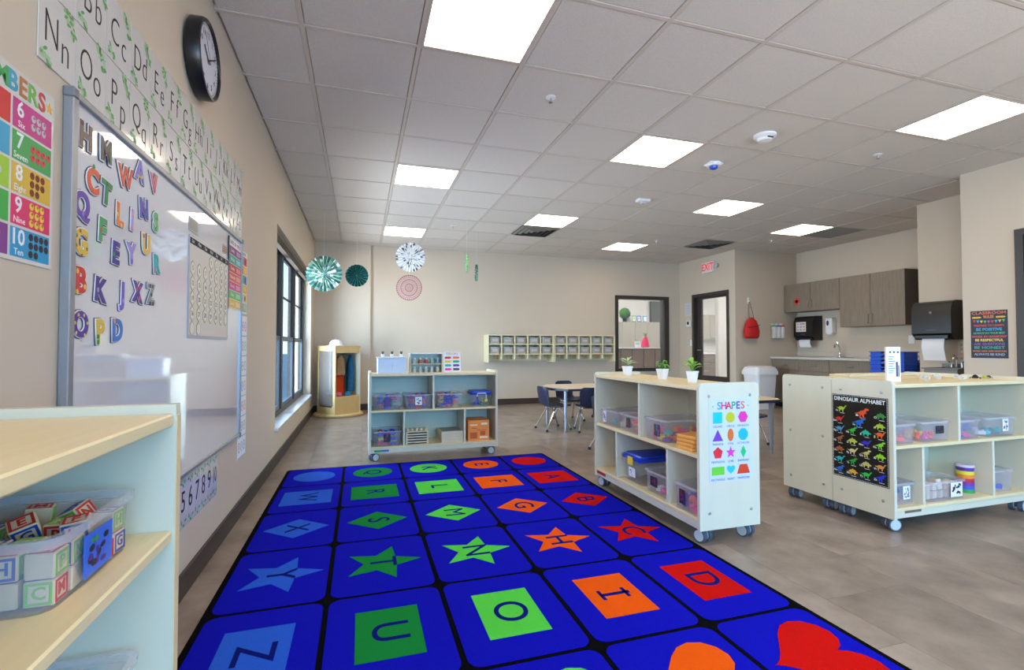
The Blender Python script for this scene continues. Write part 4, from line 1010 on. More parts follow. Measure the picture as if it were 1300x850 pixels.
# ------------------------------------------------------------------ posters on shelf ends and right wall
t=thing('shapes_poster','white poster of twelve coloured shapes titled SHAPES on the shelf end','poster',(2.619,2.179,.548),RF)
mb=MB(); mb.box(-.140,.140,-.222,.222,-.0005,.001); part('sheet',mb,M('poster_bluewhite',(206,214,236),.4),t,smooth=False)
for k,(ch,c) in enumerate(zip('SHAPES',[(30,170,200),(220,60,120),(230,60,70),(40,170,110),(110,60,170),(220,110,60)])): text(ch,-.075+.031*k,.180,.0015,.056,M('sp%d'%k,c,.4),t,'title',.0003,.0012)
for s_ in (-1,1): flat(star(.009),.001,M('np_star',(230,180,60),.5),t,'star_print',.0004,s_*.115,.178)
poly=lambda n,r,a0=PI/2:[(r*math.cos(a0+2*PI*k/n),r*math.sin(a0+2*PI*k/n)) for k in range(n)]
SHP=[('SQUARE',rect(.06,.06),(0,196,214)),('CIRCLE',ell(.029,.029,24),(200,196,30)),('HEXAGON',poly(6,.033,0),(232,50,170)),
('TRIANGLE',[(-.034,-.03),(.034,-.03),(0,.032)],(118,60,180)),('OVAL',ell(.020,.034,24),(220,110,40)),('OCTAGON',poly(8,.034,PI/8),(20,180,236)),
('PENTAGON',poly(5,.033),(226,40,60)),('STAR',star(.034),(226,60,190)),('DIAMOND',[(0,.034),(.019,0),(0,-.034),(-.019,0)],(30,190,120)),
('RECTANGLE',rect(.082,.044),(112,206,60)),('HEART',heart(.058),(40,190,226)),('TRAPEZOID',[(-.043,-.024),(.043,-.024),(.024,.026),(-.024,.026)],(222,64,30))]
for k,(nm,pts,c) in enumerate(SHP):
    x=-.085+.083*(k%3); y=.118-.094*(k//3)
    flat(pts,.001,M('shp%d'%k,c,.4),t,'printed_'+nm.lower(),.0006,x,y); text(nm,x,y-.047,.0014,.0165,M('sh_ink',(60,60,80),.5),t,'shape_name',.0002,sx_=.95)
t=thing('dinosaur_poster','black glossy poster of many small coloured dinosaurs on the shelf end','poster',(3.569,2.195,.497),RR)
mb=MB(); mb.box(-.172,.172,-.254,.254,-.0005,.001); part('sheet',mb,M('poster_black',(13,12,12),.25,coat=.15),t,smooth=False)
text('DINOSAUR ALPHABET',0,.226,.0014,.034,WINK,t,'title',.0003,.0006,sx_=.92)
mb=MB()
for k in range(34):
    for s_ in (-1,1): mb.box(-.165+.01*k-.003,-.165+.01*k+.003,s_*.249-.0012,s_*.249+.0012,.001,.0016)
for k in range(50):
    for s_ in (-1,1): mb.box(s_*.167-.0012,s_*.167+.0012,-.245+.01*k-.003,-.245+.01*k+.003,.001,.0016)
part('dotted_border',mb,WINK,t,smooth=False)
D1=[(-.5,.12),(-.3,.08),(-.15,.2),(.08,.2),(.22,.12),(.36,.3),(.5,.34),(.48,.26),(.4,.22),(.28,0),(.18,-.08),(.18,-.28),(.1,-.28),(.08,-.1),(-.12,-.1),(-.14,-.28),(-.22,-.28),(-.22,-.04),(-.36,.02)]
D2=[(-.5,-.02),(-.25,.06),(-.05,.18),(.12,.22),(.22,.36),(.42,.34),(.44,.24),(.28,.2),(.26,.08),(.32,.02),(.2,.02),(.12,-.06),(.16,-.3),(.06,-.3),(.02,-.1),(-.08,-.08),(-.06,-.3),(-.16,-.3),(-.16,-.02)]
D3=[(-.5,-.1),(-.34,.02),(-.24,.16),(-.12,.14),(-.02,.3),(.08,.18),(.2,.2),(.3,.06),(.46,.0),(.44,-.08),(.28,-.08),(.22,-.28),(.14,-.28),(.1,-.12),(-.1,-.12),(-.14,-.28),(-.22,-.28),(-.24,-.08)]
DC=[(170,190,50),(232,80,40),(60,140,70),(200,50,40),(40,110,210),(170,200,50),(90,150,200),(60,190,70),(40,190,150),(236,100,40),(150,90,60),(190,200,80),(60,50,200),(130,210,60),(170,90,50),(220,200,150),(200,190,110),(150,220,50),(40,180,190),(40,160,60),(200,190,110),(220,150,80),(50,100,210),(220,170,60),(50,190,80),(30,50,220)]
pos=[(-.11,.165),(.02,.15),(.13,.15),(-.125,.10),(.0,.092),(.125,.09)]
for r_ in range(5):
    for c_ in range(4): pos.append((-.125+.083*c_,.04-.062*r_))
for k,(x,y) in enumerate(pos[:26]):
    s_=.095 if k in (1,4) else .068
    flat([(px*s_,py*s_) for px,py in (D1,D2,D3)[k%3]],.001,M('dino%d'%k,DC[k],.4),t,'dinosaur_print',.0005,x,y)
    ch=chr(65+k); text(ch+ch.lower(),x-.03,y-.012,.0014,.016,WINK,t,'letter',.0002,.0003); flat(rect(.03,.0022),.001,WINK,t,'name_line',.0004,x+.006,y-.026)
t=thing('classroom_rules_poster','dark poster of colourful lettered classroom rules on the right wall','poster',(6.349,3.055,1.163),RR)
mb=MB(); mb.box(-.142,.142,-.224,.224,-.0,.0015); part('sheet',mb,M('poster_navy',(30,32,48),.5),t,smooth=False)
RUL=[('CLASSROOM',.200,.038,(230,110,70)),('RULES',.164,.036,(240,150,60)),('PREPARE TO LEARN',.082,.026,(220,70,60)),('BE POSITIVE',.045,.036,(60,170,220)),('ALWAYS DO YOUR BEST',.010,.024,(70,180,110)),('WORK IN HARMONY',-.023,.028,(230,80,100)),('BE RESPECTFUL',-.056,.032,(240,220,100)),('ASK QUESTIONS',-.092,.032,(150,80,170)),('BE HONEST',-.126,.036,(50,170,150)),('WORK HARD AND HAVE FUN',-.159,.020,(230,120,60)),('ALWAYS BE KIND',-.190,.031,(160,170,190))]
for q,(s_,y,sz,c) in enumerate(RUL):
    wd=len(s_)*sz*.62; text(s_,0,y,.002,sz,M('rule%d'%q,c,.5),t,'lettering',.0003,.0008,sx_=min(1.25,.255/wd) if s_!='RULES' else .8)
for q in range(9): flat([(-.012,.012),(.012,.012),(0,-.014)],.0015,M('flag%d'%(q%5),[(220,60,60),(60,170,220),(240,200,60),(80,190,110),(170,90,190)][q%5],.5),t,'pennant',.0004,-.112+.028*q,.122-.006*math.cos((q-4)*.5))
for s_ in (-1,1): flat([(-.036,-.008),(.026,-.008),(.038,0),(.026,.008),(-.036,.008)],.0015,M('np_star',(230,180,60),.5),t,'pencil_print',.0004,s_*.092,.160)

# ------------------------------------------------------------------ back wall cubbies
CUB=M('cubby_cream',(232,220,182),.45)
for u in range(2):
    X0=2.815+u*1.235; Wc=1.225
    t=thing('wall_cubby','cream wall cubby unit with ten clear bins and hooks, %s unit on the back wall'%('window-side' if u==0 else 'door-side'),'cubby',(X0,YB-.32,.77),group='cubby units on the back wall')
    hz=.485; cw_=(Wc-.016)/5
    for k in range(6):
        x=.008+cw_*k; mb=MB(); mb.box(x-.008,x+.008,0 if k in (0,5) else .01,.315,0 if k in (0,5) else .05,hz); part('upright',mb,CUB,t,smooth=False)
    for nm,z in (('bottom_shelf',.135),('middle_shelf',.31),('top_board',hz-.016)):
        mb=MB(); mb.box(.016,Wc-.016,.004,.315,z,z+.016); part(nm,mb,CUB,t,smooth=False)
    mb=MB(); mb.box(.016,Wc-.016,.306,.316,.02,hz-.016); part('back_panel',mb,CUB,t,smooth=False)
    for k in range(5):
        x=.008+cw_*(k+.5)
        for s_ in (-.05,.05):
            mb=MB(); mb.tube([(x+s_,.30,.11),(x+s_,.255,.11),(x+s_,.245,.085),(x+s_,.25,.07)],.005,5); part('coat_hook',mb,STEEL,t)
        for r_,z in ((0,.152),(1,.327)):
            b=thing('cubby_bin','clear labelled bin, %s column of the wall cubbies, %s row'%(('leftmost','second','third','fourth','fifth','sixth','seventh','eighth','ninth','rightmost')[u*5+k],'lower' if r_==0 else 'upper'),'bin',(X0+x,YB-.32+.155,.77+z),group='clear bins in the wall cubbies')
            link('clear_tub',bin_mesh(cw_-.045,.27,.115,CLEARG),b); flat(rect(.10,.045),0,M('cubby_tag',(192,184,178),.5),b,'name_tag',.001).matrix_local=Matrix.Translation((0,-.1315,.06))@Euler(RF).to_matrix().to_4x4()

# ------------------------------------------------------------------ dress-up wardrobe in the corner
WOODL=M('light_birch',(214,184,128),.45,noise=.10,nscale=8,stretch=(5,5,.6))
MIR=M('mirror',(205,205,205),.12,.85)
ang=math.radians(37)
t=thing('dress_up_wardrobe','light wood dress-up carousel with mirror and costumes in the far left corner','wardrobe',(.40,7.98,0),(0,0,ang))
sw=.225
mb=MB(); mb.lathe([(.355,0),(.365,.012),(.365,.03),(.355,.04)],36); part('round_base',mb,WOODL,t)
mb=MB(); mb.box(-sw,sw,-sw,sw,1.02,1.06,c=.004); part('top_board',mb,WOODL,t)
# mirror side faces local -x ; costume opening faces local -y
mb=MB(); mb.box(-sw,-sw+.02,-sw,sw,.04,1.02); part('mirror_side',mb,WOODL,t,smooth=False)
mb=MB(); mb.box(-sw-.006,-sw+.001,-sw+.05,sw-.05,.16,.98,c=.002); part('mirror',mb,MIR,t)
mb=MB(); mb.box(-sw-.008,-sw,-sw+.08,sw-.08,.145,.158); part('dark_slot',mb,BLACK,t)
mb=MB(); mb.box(sw-.02,sw,-sw,sw,.04,1.02); part('side_panel',mb,SLAM,t,smooth=False)
mb=MB(); mb.box(-sw+.02,sw-.02,sw-.02,sw,.04,1.02); part('back_panel',mb,SLAM,t,smooth=False)
mb=MB(); mb.box(-sw+.02,sw-.02,-sw,-sw+.02,.04,.30,c=.002); part('lower_front',mb,WOODL,t)
mb=MB(); mb.box(-sw+.02,sw-.02,-sw,-sw+.02,.95,1.02,c=.002); part('upper_rail',mb,WOODL,t)
mb=MB(); mb.box(-sw+.02,sw-.02,-sw+.02,sw-.02,.28,.30); part('bottom_shelf',mb,WOODL,t,smooth=False)
mb=MB(); mb.cyl((-sw+.02,0,.93),(sw-.02,0,.93),.011,n=10); part('hanging_rail',mb,STEEL,t)
Mw=Matrix.Translation((.40,7.98,0))@Matrix.Rotation(ang,4,'Z')
def garment(x,y,z0,z1,w0,w1,d,mat,name,label,seed=0):
    rr=random.Random(seed); mb=MB(); loops=[]
    for q in range(9):
        u=q/8; z=z1+(z0-z1)*u; wv=(.03+(w0-.03)*min(1,u*5)) + (w1-w0)*u; lp=[]
        for k in range(20):
            a=2*PI*k/20; f_=1+.14*math.sin(5*a+seed)*u; lp.append((wv/2*math.cos(a)*(1 if u<.2 else f_),d/2*math.sin(a)*f_*(.5+.5*min(1,u*3)),z))
        loops.append(lp)
    mb.loft(loops,True,True)
    o=thing(name,label,'costume',(Mw@Vector((x,y,0))),(0,0,ang),'costumes in the dress-up wardrobe'); part('cloth',mb,mat,o)
    mb=MB(); mb.tube([(0,0,z1-.01),(0,0,.945),(0,-.012,.952),(0,-.016,.945)],.003,5); part('hook',mb,STEEL,o); return o
garment(-.055,-.03,.33,.90,.20,.24,.11,M('cloth_orange',(216,70,22),.85,noise=.25,nscale=20),'costume','long orange costume hanging in the wardrobe',1)
garment(-.07,-.135,.62,.91,.13,.14,.06,M('cloth_tan',(176,140,100),.85,noise=.3,nscale=18),'costume','short tan costume hanging in front of the orange one',2)
garment(.135,-.09,.36,.92,.09,.10,.13,M('cloth_teal',(20,104,150),.8,noise=.35,nscale=15),'costume','teal blue costume hanging at the right of the wardrobe',3)
for x,c,lb in ((-.10,(236,110,160),'pink'),(.06,(50,150,210),'sky blue')):
    o=thing('cloth_bundle','%s soft bundle on the wardrobe floor'%lb,'bundle',(Mw@Vector((x,-.13,.30)))); mb=MB(); mb.lathe([(.03,0),(.055,.012),(.05,.04),(.025,.06),(.004,.064)],14); part('cloth',mb,M('bun%d'%c[0],c,.8,noise=.2,nscale=30),o)
t=thing('white_hard_hat','white toy hard hat on top of the wardrobe','hat',(.36,7.84,1.06)); mb=MB(); mb.lathe([(.10,0),(.115,.004),(.10,.012),(.094,.04),(.07,.075),(.03,.092),(.002,.095)],20); part('dome',mb,WHITE,t); mb=MB(); mb.lathe([(.118,.0),(.125,.003),(.118,.006),(.098,.006)],20); part('brim',mb,WHITE,t)

# ------------------------------------------------------------------ tables and chairs
def table(label,loc,pts,legs,rz=0,h=.53):
    t=thing('activity_table',label,'table',loc,(0,0,rz))
    mb=MB(); mb.prism(pts,h-.028,h); part('edge_band',mb,NAVY,t,smooth=False)
    mb=MB(); cx=sum(p[0] for p in pts)/len(pts); cy=sum(p[1] for p in pts)/len(pts)
    mb.prism([(cx+(x-cx)*.985,cy+(y-cy)*.985) for x,y in pts],h-.001,h+.0015); part('tabletop',mb,TOPW,t,smooth=False)
    for x,y in legs:
        mb=MB(); mb.cyl((x,y,.03),(x,y,h-.028),.017,n=10); mb.cyl((x,y,.2),(x,y,h-.028),.021,n=10); lg=part('leg',mb,M('leg_silver',(160,172,190),.35,.5),t); mb=MB(); mb.lathe([(.018,0),(.02,.01),(.016,.032)],10,T=Matrix.Translation((x,y,0))); part('foot',mb,STEEL,lg)
    return t
T1=[(-.58,-.39),(.58,-.39),(.72,-.16),(.72,.16),(.58,.39),(-.58,.39),(-.72,.16),(-.72,-.16)]
table('navy-edged activity table near the back wall under the cubbies',(3.70,5.86,0),T1,((-.58,-.31),(.58,-.31),(.58,.31),(-.58,.31)))
table('navy-edged activity table hidden mostly behind the plant shelf',(4.02,4.10,0),[(-.72,-.32),(.60,-.32),(.69,-.2),(.69,.2),(.60,.32),(-.72,.32)],((-.62,-.24),(.56,-.24),(.56,.24),(-.62,.24)))
# chair: moulded shell, chrome legs, ball glides
prof=[(-.175,.292),(-.165,.303),(-.11,.306),(-.04,.300),(.04,.298),(.10,.303),(.135,.322),(.152,.36),(.163,.42),(.176,.49),(.186,.535),(.19,.55)]
wid=[.27,.29,.31,.315,.31,.295,.275,.27,.285,.285,.255,.18]
mb=MB(); vs=[]; nW=6
for side_ in (0,1):
    for (y,z),w_ in zip(prof,wid):
        for k in range(nW+1):
            u=k/nW*2-1; up_=.018*u*u; n_=(0,0)
            i=prof.index((y,z)); back=max(0,min(1,(z-.31)/.08))
            yy=y-up_*back*1.3; zz=z+up_*(1-back)
            if side_: yy+=.007*back; zz-=.007*(1-back)
            vs.append((u*w_/2,yy,zz))
nr=len(prof); nc=nW+1; fs=[]
for s_ in (0,1):
    b_=s_*nr*nc
    for i in range(nr-1):
        for k in range(nW): fs.append((b_+i*nc+k,b_+i*nc+k+1,b_+(i+1)*nc+k+1,b_+(i+1)*nc+k))
B_=nr*nc
for i in range(nr-1):
    for k in (0,nW): fs.append((i*nc+k,(i+1)*nc+k,B_+(i+1)*nc+k,B_+i*nc+k))
for i in (0,nr-1):
    for k in range(nW): fs.append((i*nc+k,i*nc+k+1,B_+i*nc+k+1,B_+i*nc+k))
mb.add(vs,fs); SHELL=mb.mesh('seat_shell',NAVY)
GL=MB(); GL.lathe([(.006,0),(.016,.006),(.017,.016),(.011,.028),(.008,.03)],12); GL=GL.mesh('glide',BLACK)
def leg_mesh(x0,y0,x1,y1):
    mb=MB(); mb.tube([(x0,y0,.284),(x0+(x1-x0)*.12,y0+(y1-y0)*.12,.262),(x1,y1,.022)],.0095,8); return mb.mesh('leg',CHROME)
LEGS=[(leg_mesh(sx_*.10,sy_*.02+.0,sx_*.155,sy_*.165+.01),(sx_*.155,sy_*.165+.01)) for sx_ in (-1,1) for sy_ in (-1,1)]
BR=MB(); BR.tube([(-.10,-.10,.287),(.10,-.10,.287)],.008,6); BR.tube([(-.10,.07,.287),(.10,.07,.287)],.008,6); BR.tube([(-.10,-.11,.287),(-.10,.08,.287)],.008,6); BR.tube([(.10,-.11,.287),(.10,.08,.287)],.008,6); BR=BR.mesh('under_frame',CHROME)
def chair(x,y,rz,label):
    t=thing('school_chair',label,'chair',(x,y,0),(0,0,rz),'navy school chairs at the activity tables')
    link('seat_shell',SHELL,t); link('under_frame',BR,t)
    for me,(gx,gy) in LEGS:
        l=link('leg',me,t); link('glide',GL,l,(gx,gy,0))
    return t
chair(3.06,5.80,math.radians(97),'navy chair at the left end of the far table, seen from the side')
chair(3.44,5.56,math.radians(165),'navy chair with its back to the camera at the near side of the far table')
chair(3.55,6.42,math.radians(5),'navy chair behind the far table facing the room')
chair(4.15,6.42,math.radians(-4),'navy chair behind the far table, mostly hidden by the plant shelf')
chair(3.13,4.40,math.radians(95),'navy chair at the left end of the table behind the plant shelf')
chair(4.74,4.36,math.radians(-15),'navy chair at the right end of the table behind the plant shelf')

# ------------------------------------------------------------------ hanging paper decorations
def fan(name,label,x,y,z,R,mats,pl,rz,depth=.02,seed=0,zc=True):
    t=thing(name,label,'paper fan',(x,y,z),(PI/2,0,rz),'paper decorations hanging from the ceiling')
    n=pl*2; mb=MB(); rr=random.Random(seed)
    for k in range(n):
        a0,a1=2*PI*k/n,2*PI*(k+1)/n; z0=depth if k%2 else -depth; z1=-z0
        R0=R
        rings=[.012,R*.2,R*.36,R*.52,R*.68,R*.84,R0]
        for q in range(6):
            r0,r1=rings[q],rings[q+1]; f0,f1=r0/R,r1/R
            mi=rr.randrange(len(mats)) if len(mats)>1 else 0
            mb.add([(r0*math.cos(a0),r0*math.sin(a0),z0*f0),(r1*math.cos(a0),r1*math.sin(a0),z0*f1),(r1*math.cos(a1),r1*math.sin(a1),z1*f1),(r0*math.cos(a1),r0*math.sin(a1),z1*f0),
                    (r0*math.cos(a0),r0*math.sin(a0),z0*f0+.001),(r1*math.cos(a0),r1*math.sin(a0),z0*f1+.001),(r1*math.cos(a1),r1*math.sin(a1),z1*f1+.001),(r0*math.cos(a1),r0*math.sin(a1),z1*f0+.001)],
                   [(0,1,2,3),(7,6,5,4),(0,1,5,4),(1,2,6,5),(2,3,7,6),(3,0,4,7)],mi)
    o=part('pleated_disc',mb,mats,t,smooth=False)
    mb=MB(); mb.lathe([(.016,-.004),(.016,.006)],14); part('centre_button',mb,mats[0],t)
    L=HC-z-R*.97; mb=MB(); mb.cyl((0,R*.97,0),(0,R*.97+L,0),.0012,n=5); part('string',mb,WHITE,t); return t
GW=[M('fan_green',(92,138,124),.7),M('fan_white',(232,234,232),.7),M('fan_sage',(136,170,142),.7),M('fan_dark',(70,108,104),.7)]
fan('paper_fan','large green and white pleated paper fan near the left window',.27,6.5,1.955,.222,GW,26,-.25,.02,3)
fan('paper_fan','small dark teal pleated paper fan beside the large green one',.66,6.55,1.955,.142,[M('fan_teal',(20,84,80),.7),M('fan_teal2',(34,104,98),.7)],20,-.15,.02,4)
WK=[M('fan_white',(232,234,232),.7),M('fan_offwhite',(222,222,226),.7),M('fan_white2',(240,240,240),.7),M('fan_white3',(236,236,238),.7),M('fan_white4',(228,229,232),.7),M('fan_white5',(238,238,236),.7),M('fan_fleck',(84,84,96),.7)]
fan('paper_fan','white black-flecked pleated paper fan below the ceiling light',1.30,6.2,2.165,.182,WK,30,-.2,.012,5)
PKF=M('fan_pink',(196,140,142),.8); PKD=M('fan_rose',(160,98,106),.8)
t=thing('paper_rosette','flat dusty pink ringed paper rosette under the white fan','paper fan',(1.30,6.35,1.80),(PI/2,0,-.25),'paper decorations hanging from the ceiling')
for k in range(6):
    ro=.165-.027*k; mb=MB(); n=36
    for s_,(ra,rb) in enumerate(((ro,ro-.011),(ro-.013,ro-.022))):
        if rb<0: continue
        for q in range(n):
            a0,a1=2*PI*q/n,2*PI*(q+(.86 if s_==0 else .55))/n
            mb.prism([(ra*math.cos(a0),ra*math.sin(a0)),(ra*math.cos(a1),ra*math.sin(a1)),(rb*math.cos(a1),rb*math.sin(a1)),(rb*math.cos(a0),rb*math.sin(a0))],0,.0015)
    part('paper_ring',mb,PKF if k%2 else PKD,t,smooth=False)
mb=MB()
for q in range(12): mb.box(-.164,.164,-.0008,.0008,.0002,.0012,T=Matrix.Rotation(q*PI/12,4,'Z'))
part('paper_ribs',mb,PKF,t,smooth=False); mb=MB(); mb.cyl((0,.165,0),(0,HC-1.80,0),.001,n=5); part('string',mb,WHITE,t)
fan('paper_fan','pale green paper fan hanging edge-on beyond the lights',2.06,6.4,2.16,.125,[M('fan_lime',(120,180,96),.7),M('fan_sage',(120,160,128),.7)],18,-1.65,.012,6)
fan('paper_fan','dark green paper fan hanging edge-on, lower of the pair',2.24,6.6,2.07,.115,[M('fan_deep',(30,70,50),.7),M('fan_green',(74,124,110),.7)],18,-1.65,.012,8)

# ------------------------------------------------------------------ small ceiling fittings
def sprinkler(x,y,label):
    t=thing('sprinkler_head',label,'sprinkler',(x,y,HC),group='sprinkler heads'); mb=MB(); mb.lathe([(.034,.0),(.036,-.004),(.02,-.010),(.012,-.01)],16); part('escutcheon',mb,WHITE,t)
    mb=MB(); mb.tube([(0,0,-.008),(0,0,-.02),(0,0,-.035)],[.008,.006,.004],8); mb.lathe([(.014,-.036),(.014,-.038)],10); part('nozzle',mb,CHROME,t)
sprinkler(1.93,3.05,'small chrome sprinkler head right of the nearest light panel'); sprinkler(5.05,3.12,'small sprinkler head below the large right light panel'); sprinkler(1.93,6.72,'tiny sprinkler head near the hanging green fan'); sprinkler(5.2,6.72,'tiny sprinkler head near the distant light panel'); sprinkler(6.95,6.17,'tiny sprinkler head near the cabinet-side light panel')
t=thing('smoke_detector','round white smoke detector with a dark slot on the ceiling','detector',(3.79,3.10,HC)); t.scale=(.85,.85,.85); mb=MB(); mb.lathe([(.10,0),(.10,-.018),(.085,-.03),(.07,-.032)],28); part('base',mb,WHITE,t); mb=MB(); mb.lathe([(.07,-.03),(.06,-.055),(.03,-.062),(.0,-.062)],24); part('cap',mb,WHITE,t); mb=MB(); mb.box(-.03,.03,-.072,-.062,-.044,-.036); part('dark_slot',mb,BLACK,t)
t=thing('occupancy_sensor','white ceiling sensor with a blue lens','sensor',(3.81,3.72,HC)); mb=MB(); mb.box(-.07,.07,-.055,.055,-.02,0,c=.008); mb.lathe([(.065,0),(.06,-.028),(.05,-.03)],20); part('base',mb,WHITE,t); mb=MB(); mb.lathe([(.04,-.028),(.034,-.05),(.015,-.06),(.001,-.062)],18); part('blue_lens',mb,M('blue_lens',(30,80,190),.15),t)
t=thing('ceiling_speaker_strobe','small white boxy ceiling device beyond the blue-lensed sensor','device',(3.80,4.88,HC)); mb=MB(); mb.box(-.075,.075,-.05,.05,-.03,0,c=.008); part('body',mb,WHITE,t); mb=MB(); mb.box(-.025,.025,-.02,.02,-.05,-.03,c=.004); part('lens',mb,M('lens_grey',(200,206,212),.15),t)

# ------------------------------------------------------------------ right wall group
t=thing('exit_sign','lit red EXIT sign high on the right wall','sign',(XR-.001,7.60,2.525),RR)
mb=MB(); mb.box(-.155,.155,-.10,.10,0,.045,c=.004); part('housing',mb,M('exit_white',(228,226,220),.4),t)
text('EXIT',0,0,.0455,.185,M('exit_red',(235,30,44),.4,emit=.7),t,'red_lettering',.001,.003,sx_=.82)
mb=MB(); mb.lathe([(.03,0),(.045,.03),(.045,.06),(.03,.07)],14,T=Matrix.Translation((.225,0,.0))); part('emergency_lamp',mb,M('lamp_grey',(190,192,190),.3),t)
t=thing('thermostat','small white wall thermostat with a dark display','thermostat',(XR-.001,8.20,1.50),RR); mb=MB(); mb.box(-.06,.06,-.06,.06,0,.025,c=.006); part('body',mb,WHITE,t); mb=MB(); mb.box(-.035,.025,-.02,.04,.024,.027); part('display',mb,BLACK,t)
t=thing('wall_notice','pale printed notice taped above the thermostat','notice',(XR-.001,8.23,1.78),RR); mb=MB(); mb.box(-.10,.10,-.13,.13,0,.001); part('sheet',mb,M('notice_paper',(206,204,208),.5),t,smooth=False)
for k in range(6): flat(rect(.14,.006),.001,M('notice_ink',(170,168,176),.5),t,'print_line',.0003,0,.09-.034*k)
t=thing('light_switch','white light switch plate beside the glazed door','switch',(XR-.001,8.13,1.12),RR); mb=MB(); mb.box(-.038,.038,-.06,.06,0,.006,c=.002); part('plate',mb,WHITE,t); mb=MB(); mb.box(-.016,.016,-.03,.03,.006,.009,c=.001); part('rocker',mb,WHITE,t)
# red drawstring bag
REDC=M('bag_red',(206,26,22),.7,noise=.15,nscale=20)
t=thing('drawstring_bag','red drawstring bag hanging from a wall hook','bag',(7.20,6.95,1.19))
loops=[]
for z,w_,d_ in ((0,.26,.07),(.03,.31,.13),(.12,.32,.15),(.22,.28,.13),(.30,.20,.10),(.345,.10,.06),(.36,.06,.04)):
    loops.append([(w_/2*math.cos(a)*(1+.03*math.sin(6*a)),-.08+d_/2*math.sin(a),z) for a in [2*PI*k/24 for k in range(24)]])
mb=MB(); mb.loft(loops); part('bag_body',mb,REDC,t)
mb=MB(); mb.tube([(-.13,-.139,.19),(-.05,-.156,.20),(.05,-.152,.215),(.14,-.125,.23)],.005,6); part('zip_line',mb,BLACK,t)
mb=MB(); mb.tube([(-.05,-.08,.34),(-.03,-.05,.5),(0,-.03,.645)],.004,5); mb.tube([(.05,-.08,.34),(.05,-.05,.46),(.01,-.03,.645)],.004,5); part('cords',mb,M('cord_dark',(60,50,48),.6),t)
t=thing('wall_hook','white adhesive hook above the red bag','hook',(7.20,6.95,1.80)); mb=MB(); mb.box(-.02,.02,-.012,0,0,.11,c=.004); part('plate',mb,WHITE,t); mb=MB(); mb.tube([(0,-.01,.04),(0,-.03,.03),(0,-.04,.045)],.006,6); part('hook_arm',mb,WHITE,t)
# three wall pockets
for k,(c,lb) in enumerate((((80,170,100),'green'),((60,90,190),'blue'),((214,60,60),'red'))):
    t=thing('toothbrush_holder','white wall tube with a %s cap, one of three beside the cabinets'%lb,'holder',(7.72+.092*k,6.95,1.20),group='capped wall tubes'); mb=MB(); mb.loft([[(x,y-.045,z) for x,y in rrect(a_,a_,.018,3)] for a_,z in ((.058,0),(.07,.02),(.07,.2))]); part('tube',mb,WHITE,t); mb=MB(); mb.loft([[(x,y-.045,z) for x,y in rrect(.078,.078,.02,3)] for z in (.2,.222)]); part('cap',mb,M('cap_'+lb,c,.4),t)
    mb=MB(); mb.box(-.03,.03,-.02,-.001,.215,.26,c=.004); part('hanging_tab',mb,WHITE,t)
# waste bin
t=thing('waste_bin','white swing-top waste bin against the return wall','bin',(7.20,6.70,0))
L=lambda a,b,z,r=.05: [(x,y,z) for x,y in rrect(a,b,r,4)]
mb=MB(); mb.loft([L(.36,.28,0),L(.42,.34,.58),L(.42,.34,.585)],True,True); part('body',mb,WHITE,t)
mb=MB(); mb.loft([L(.46,.38,.575),L(.46,.38,.63),L(.40,.32,.70),L(.30,.24,.72)],True,True); part('swing_lid',mb,WHITE,t)
# upper cabinets
def cabinet(name,label,x0,y0,y1,z0,z1,depth,nd,hand,cross=False,drawer=0,side=None,toe=0):
    t=thing(name,label,'cabinet',(x0,(y0+y1)/2,z0),group='taupe kitchen cabinets'); Lh=(y1-y0)/2; H=z1-z0
    mb=MB(); mb.box(.02,depth,-Lh+.0005,Lh-.0005,toe,H); part('body',mb,CABW,t,smooth=False)
    if toe: mb=MB(); mb.box(.07,depth,-Lh+.001,Lh-.001,0,toe); part('toe_kick',mb,BLACK,t,smooth=False)
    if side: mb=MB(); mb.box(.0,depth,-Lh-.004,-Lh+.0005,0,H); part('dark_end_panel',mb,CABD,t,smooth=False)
    w_=2*Lh/nd; zt_=H-(.19 if drawer else 0)
    for k in range(nd):
        a=Lh-w_*k; b=a-w_   # from far (left in view) to near
        mb=MB(); mb.box(0,.019,b+.002,a-.002,toe+.002,zt_-.002,c=.0015); d=part('door',mb,CABW,t)
        hy=(b+.03 if (k%2==0) else a-.03) if nd>1 else b+.04
        zz=toe+.05 if hand=='low' else zt_-.19
        mb=MB(); mb.tube([(0,hy,zz),(-.025,hy,zz+.004),(-.025,hy,zz+.126),(0,hy,zz+.13)],.0055,6); part('handle',mb,STEEL,d)
        if cross and k==0:
            mb=MB(); yc=(a+b)/2; mb.box(-.0012,.0002,yc-.065,yc+.065,.155,.205); mb.box(-.0012,.0002,yc-.025,yc+.025,.115,.245); part('red_cross',mb,M('cross_red',(206,60,44),.5),d,smooth=False)
        if drawer:
            mb=MB(); mb.box(0,.019,b+.002,a-.002,zt_+.002,H-.002,c=.0015); dd=part('drawer',mb,CABW,t)
            mb=MB(); yc=(a+b)/2; mb.tube([(0,yc-.06,H-.095),(-.025,yc-.056,H-.095),(-.025,yc+.056,H-.095),(0,yc+.06,H-.095)],.0055,6); part('handle',mb,STEEL,dd)
    return t
XC=8.0
cabinet('wall_cabinet','short two-door taupe wall cabinet marked with a red cross',XC,5.88,6.945,1.655,2.145,.298,2,'low',True)
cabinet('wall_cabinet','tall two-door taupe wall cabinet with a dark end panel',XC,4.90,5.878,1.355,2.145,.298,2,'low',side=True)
cabinet('base_cabinet','taupe base cabinet nearest the waste bin, under the worktop',7.70,5.83,6.94,0,.835,.595,2,'high',drawer=1,toe=.09)
cabinet('base_cabinet','taupe base cabinet with drawers behind the blue trays',7.70,5.15,5.828,0,.835,.595,1,'high',drawer=1,toe=.09)
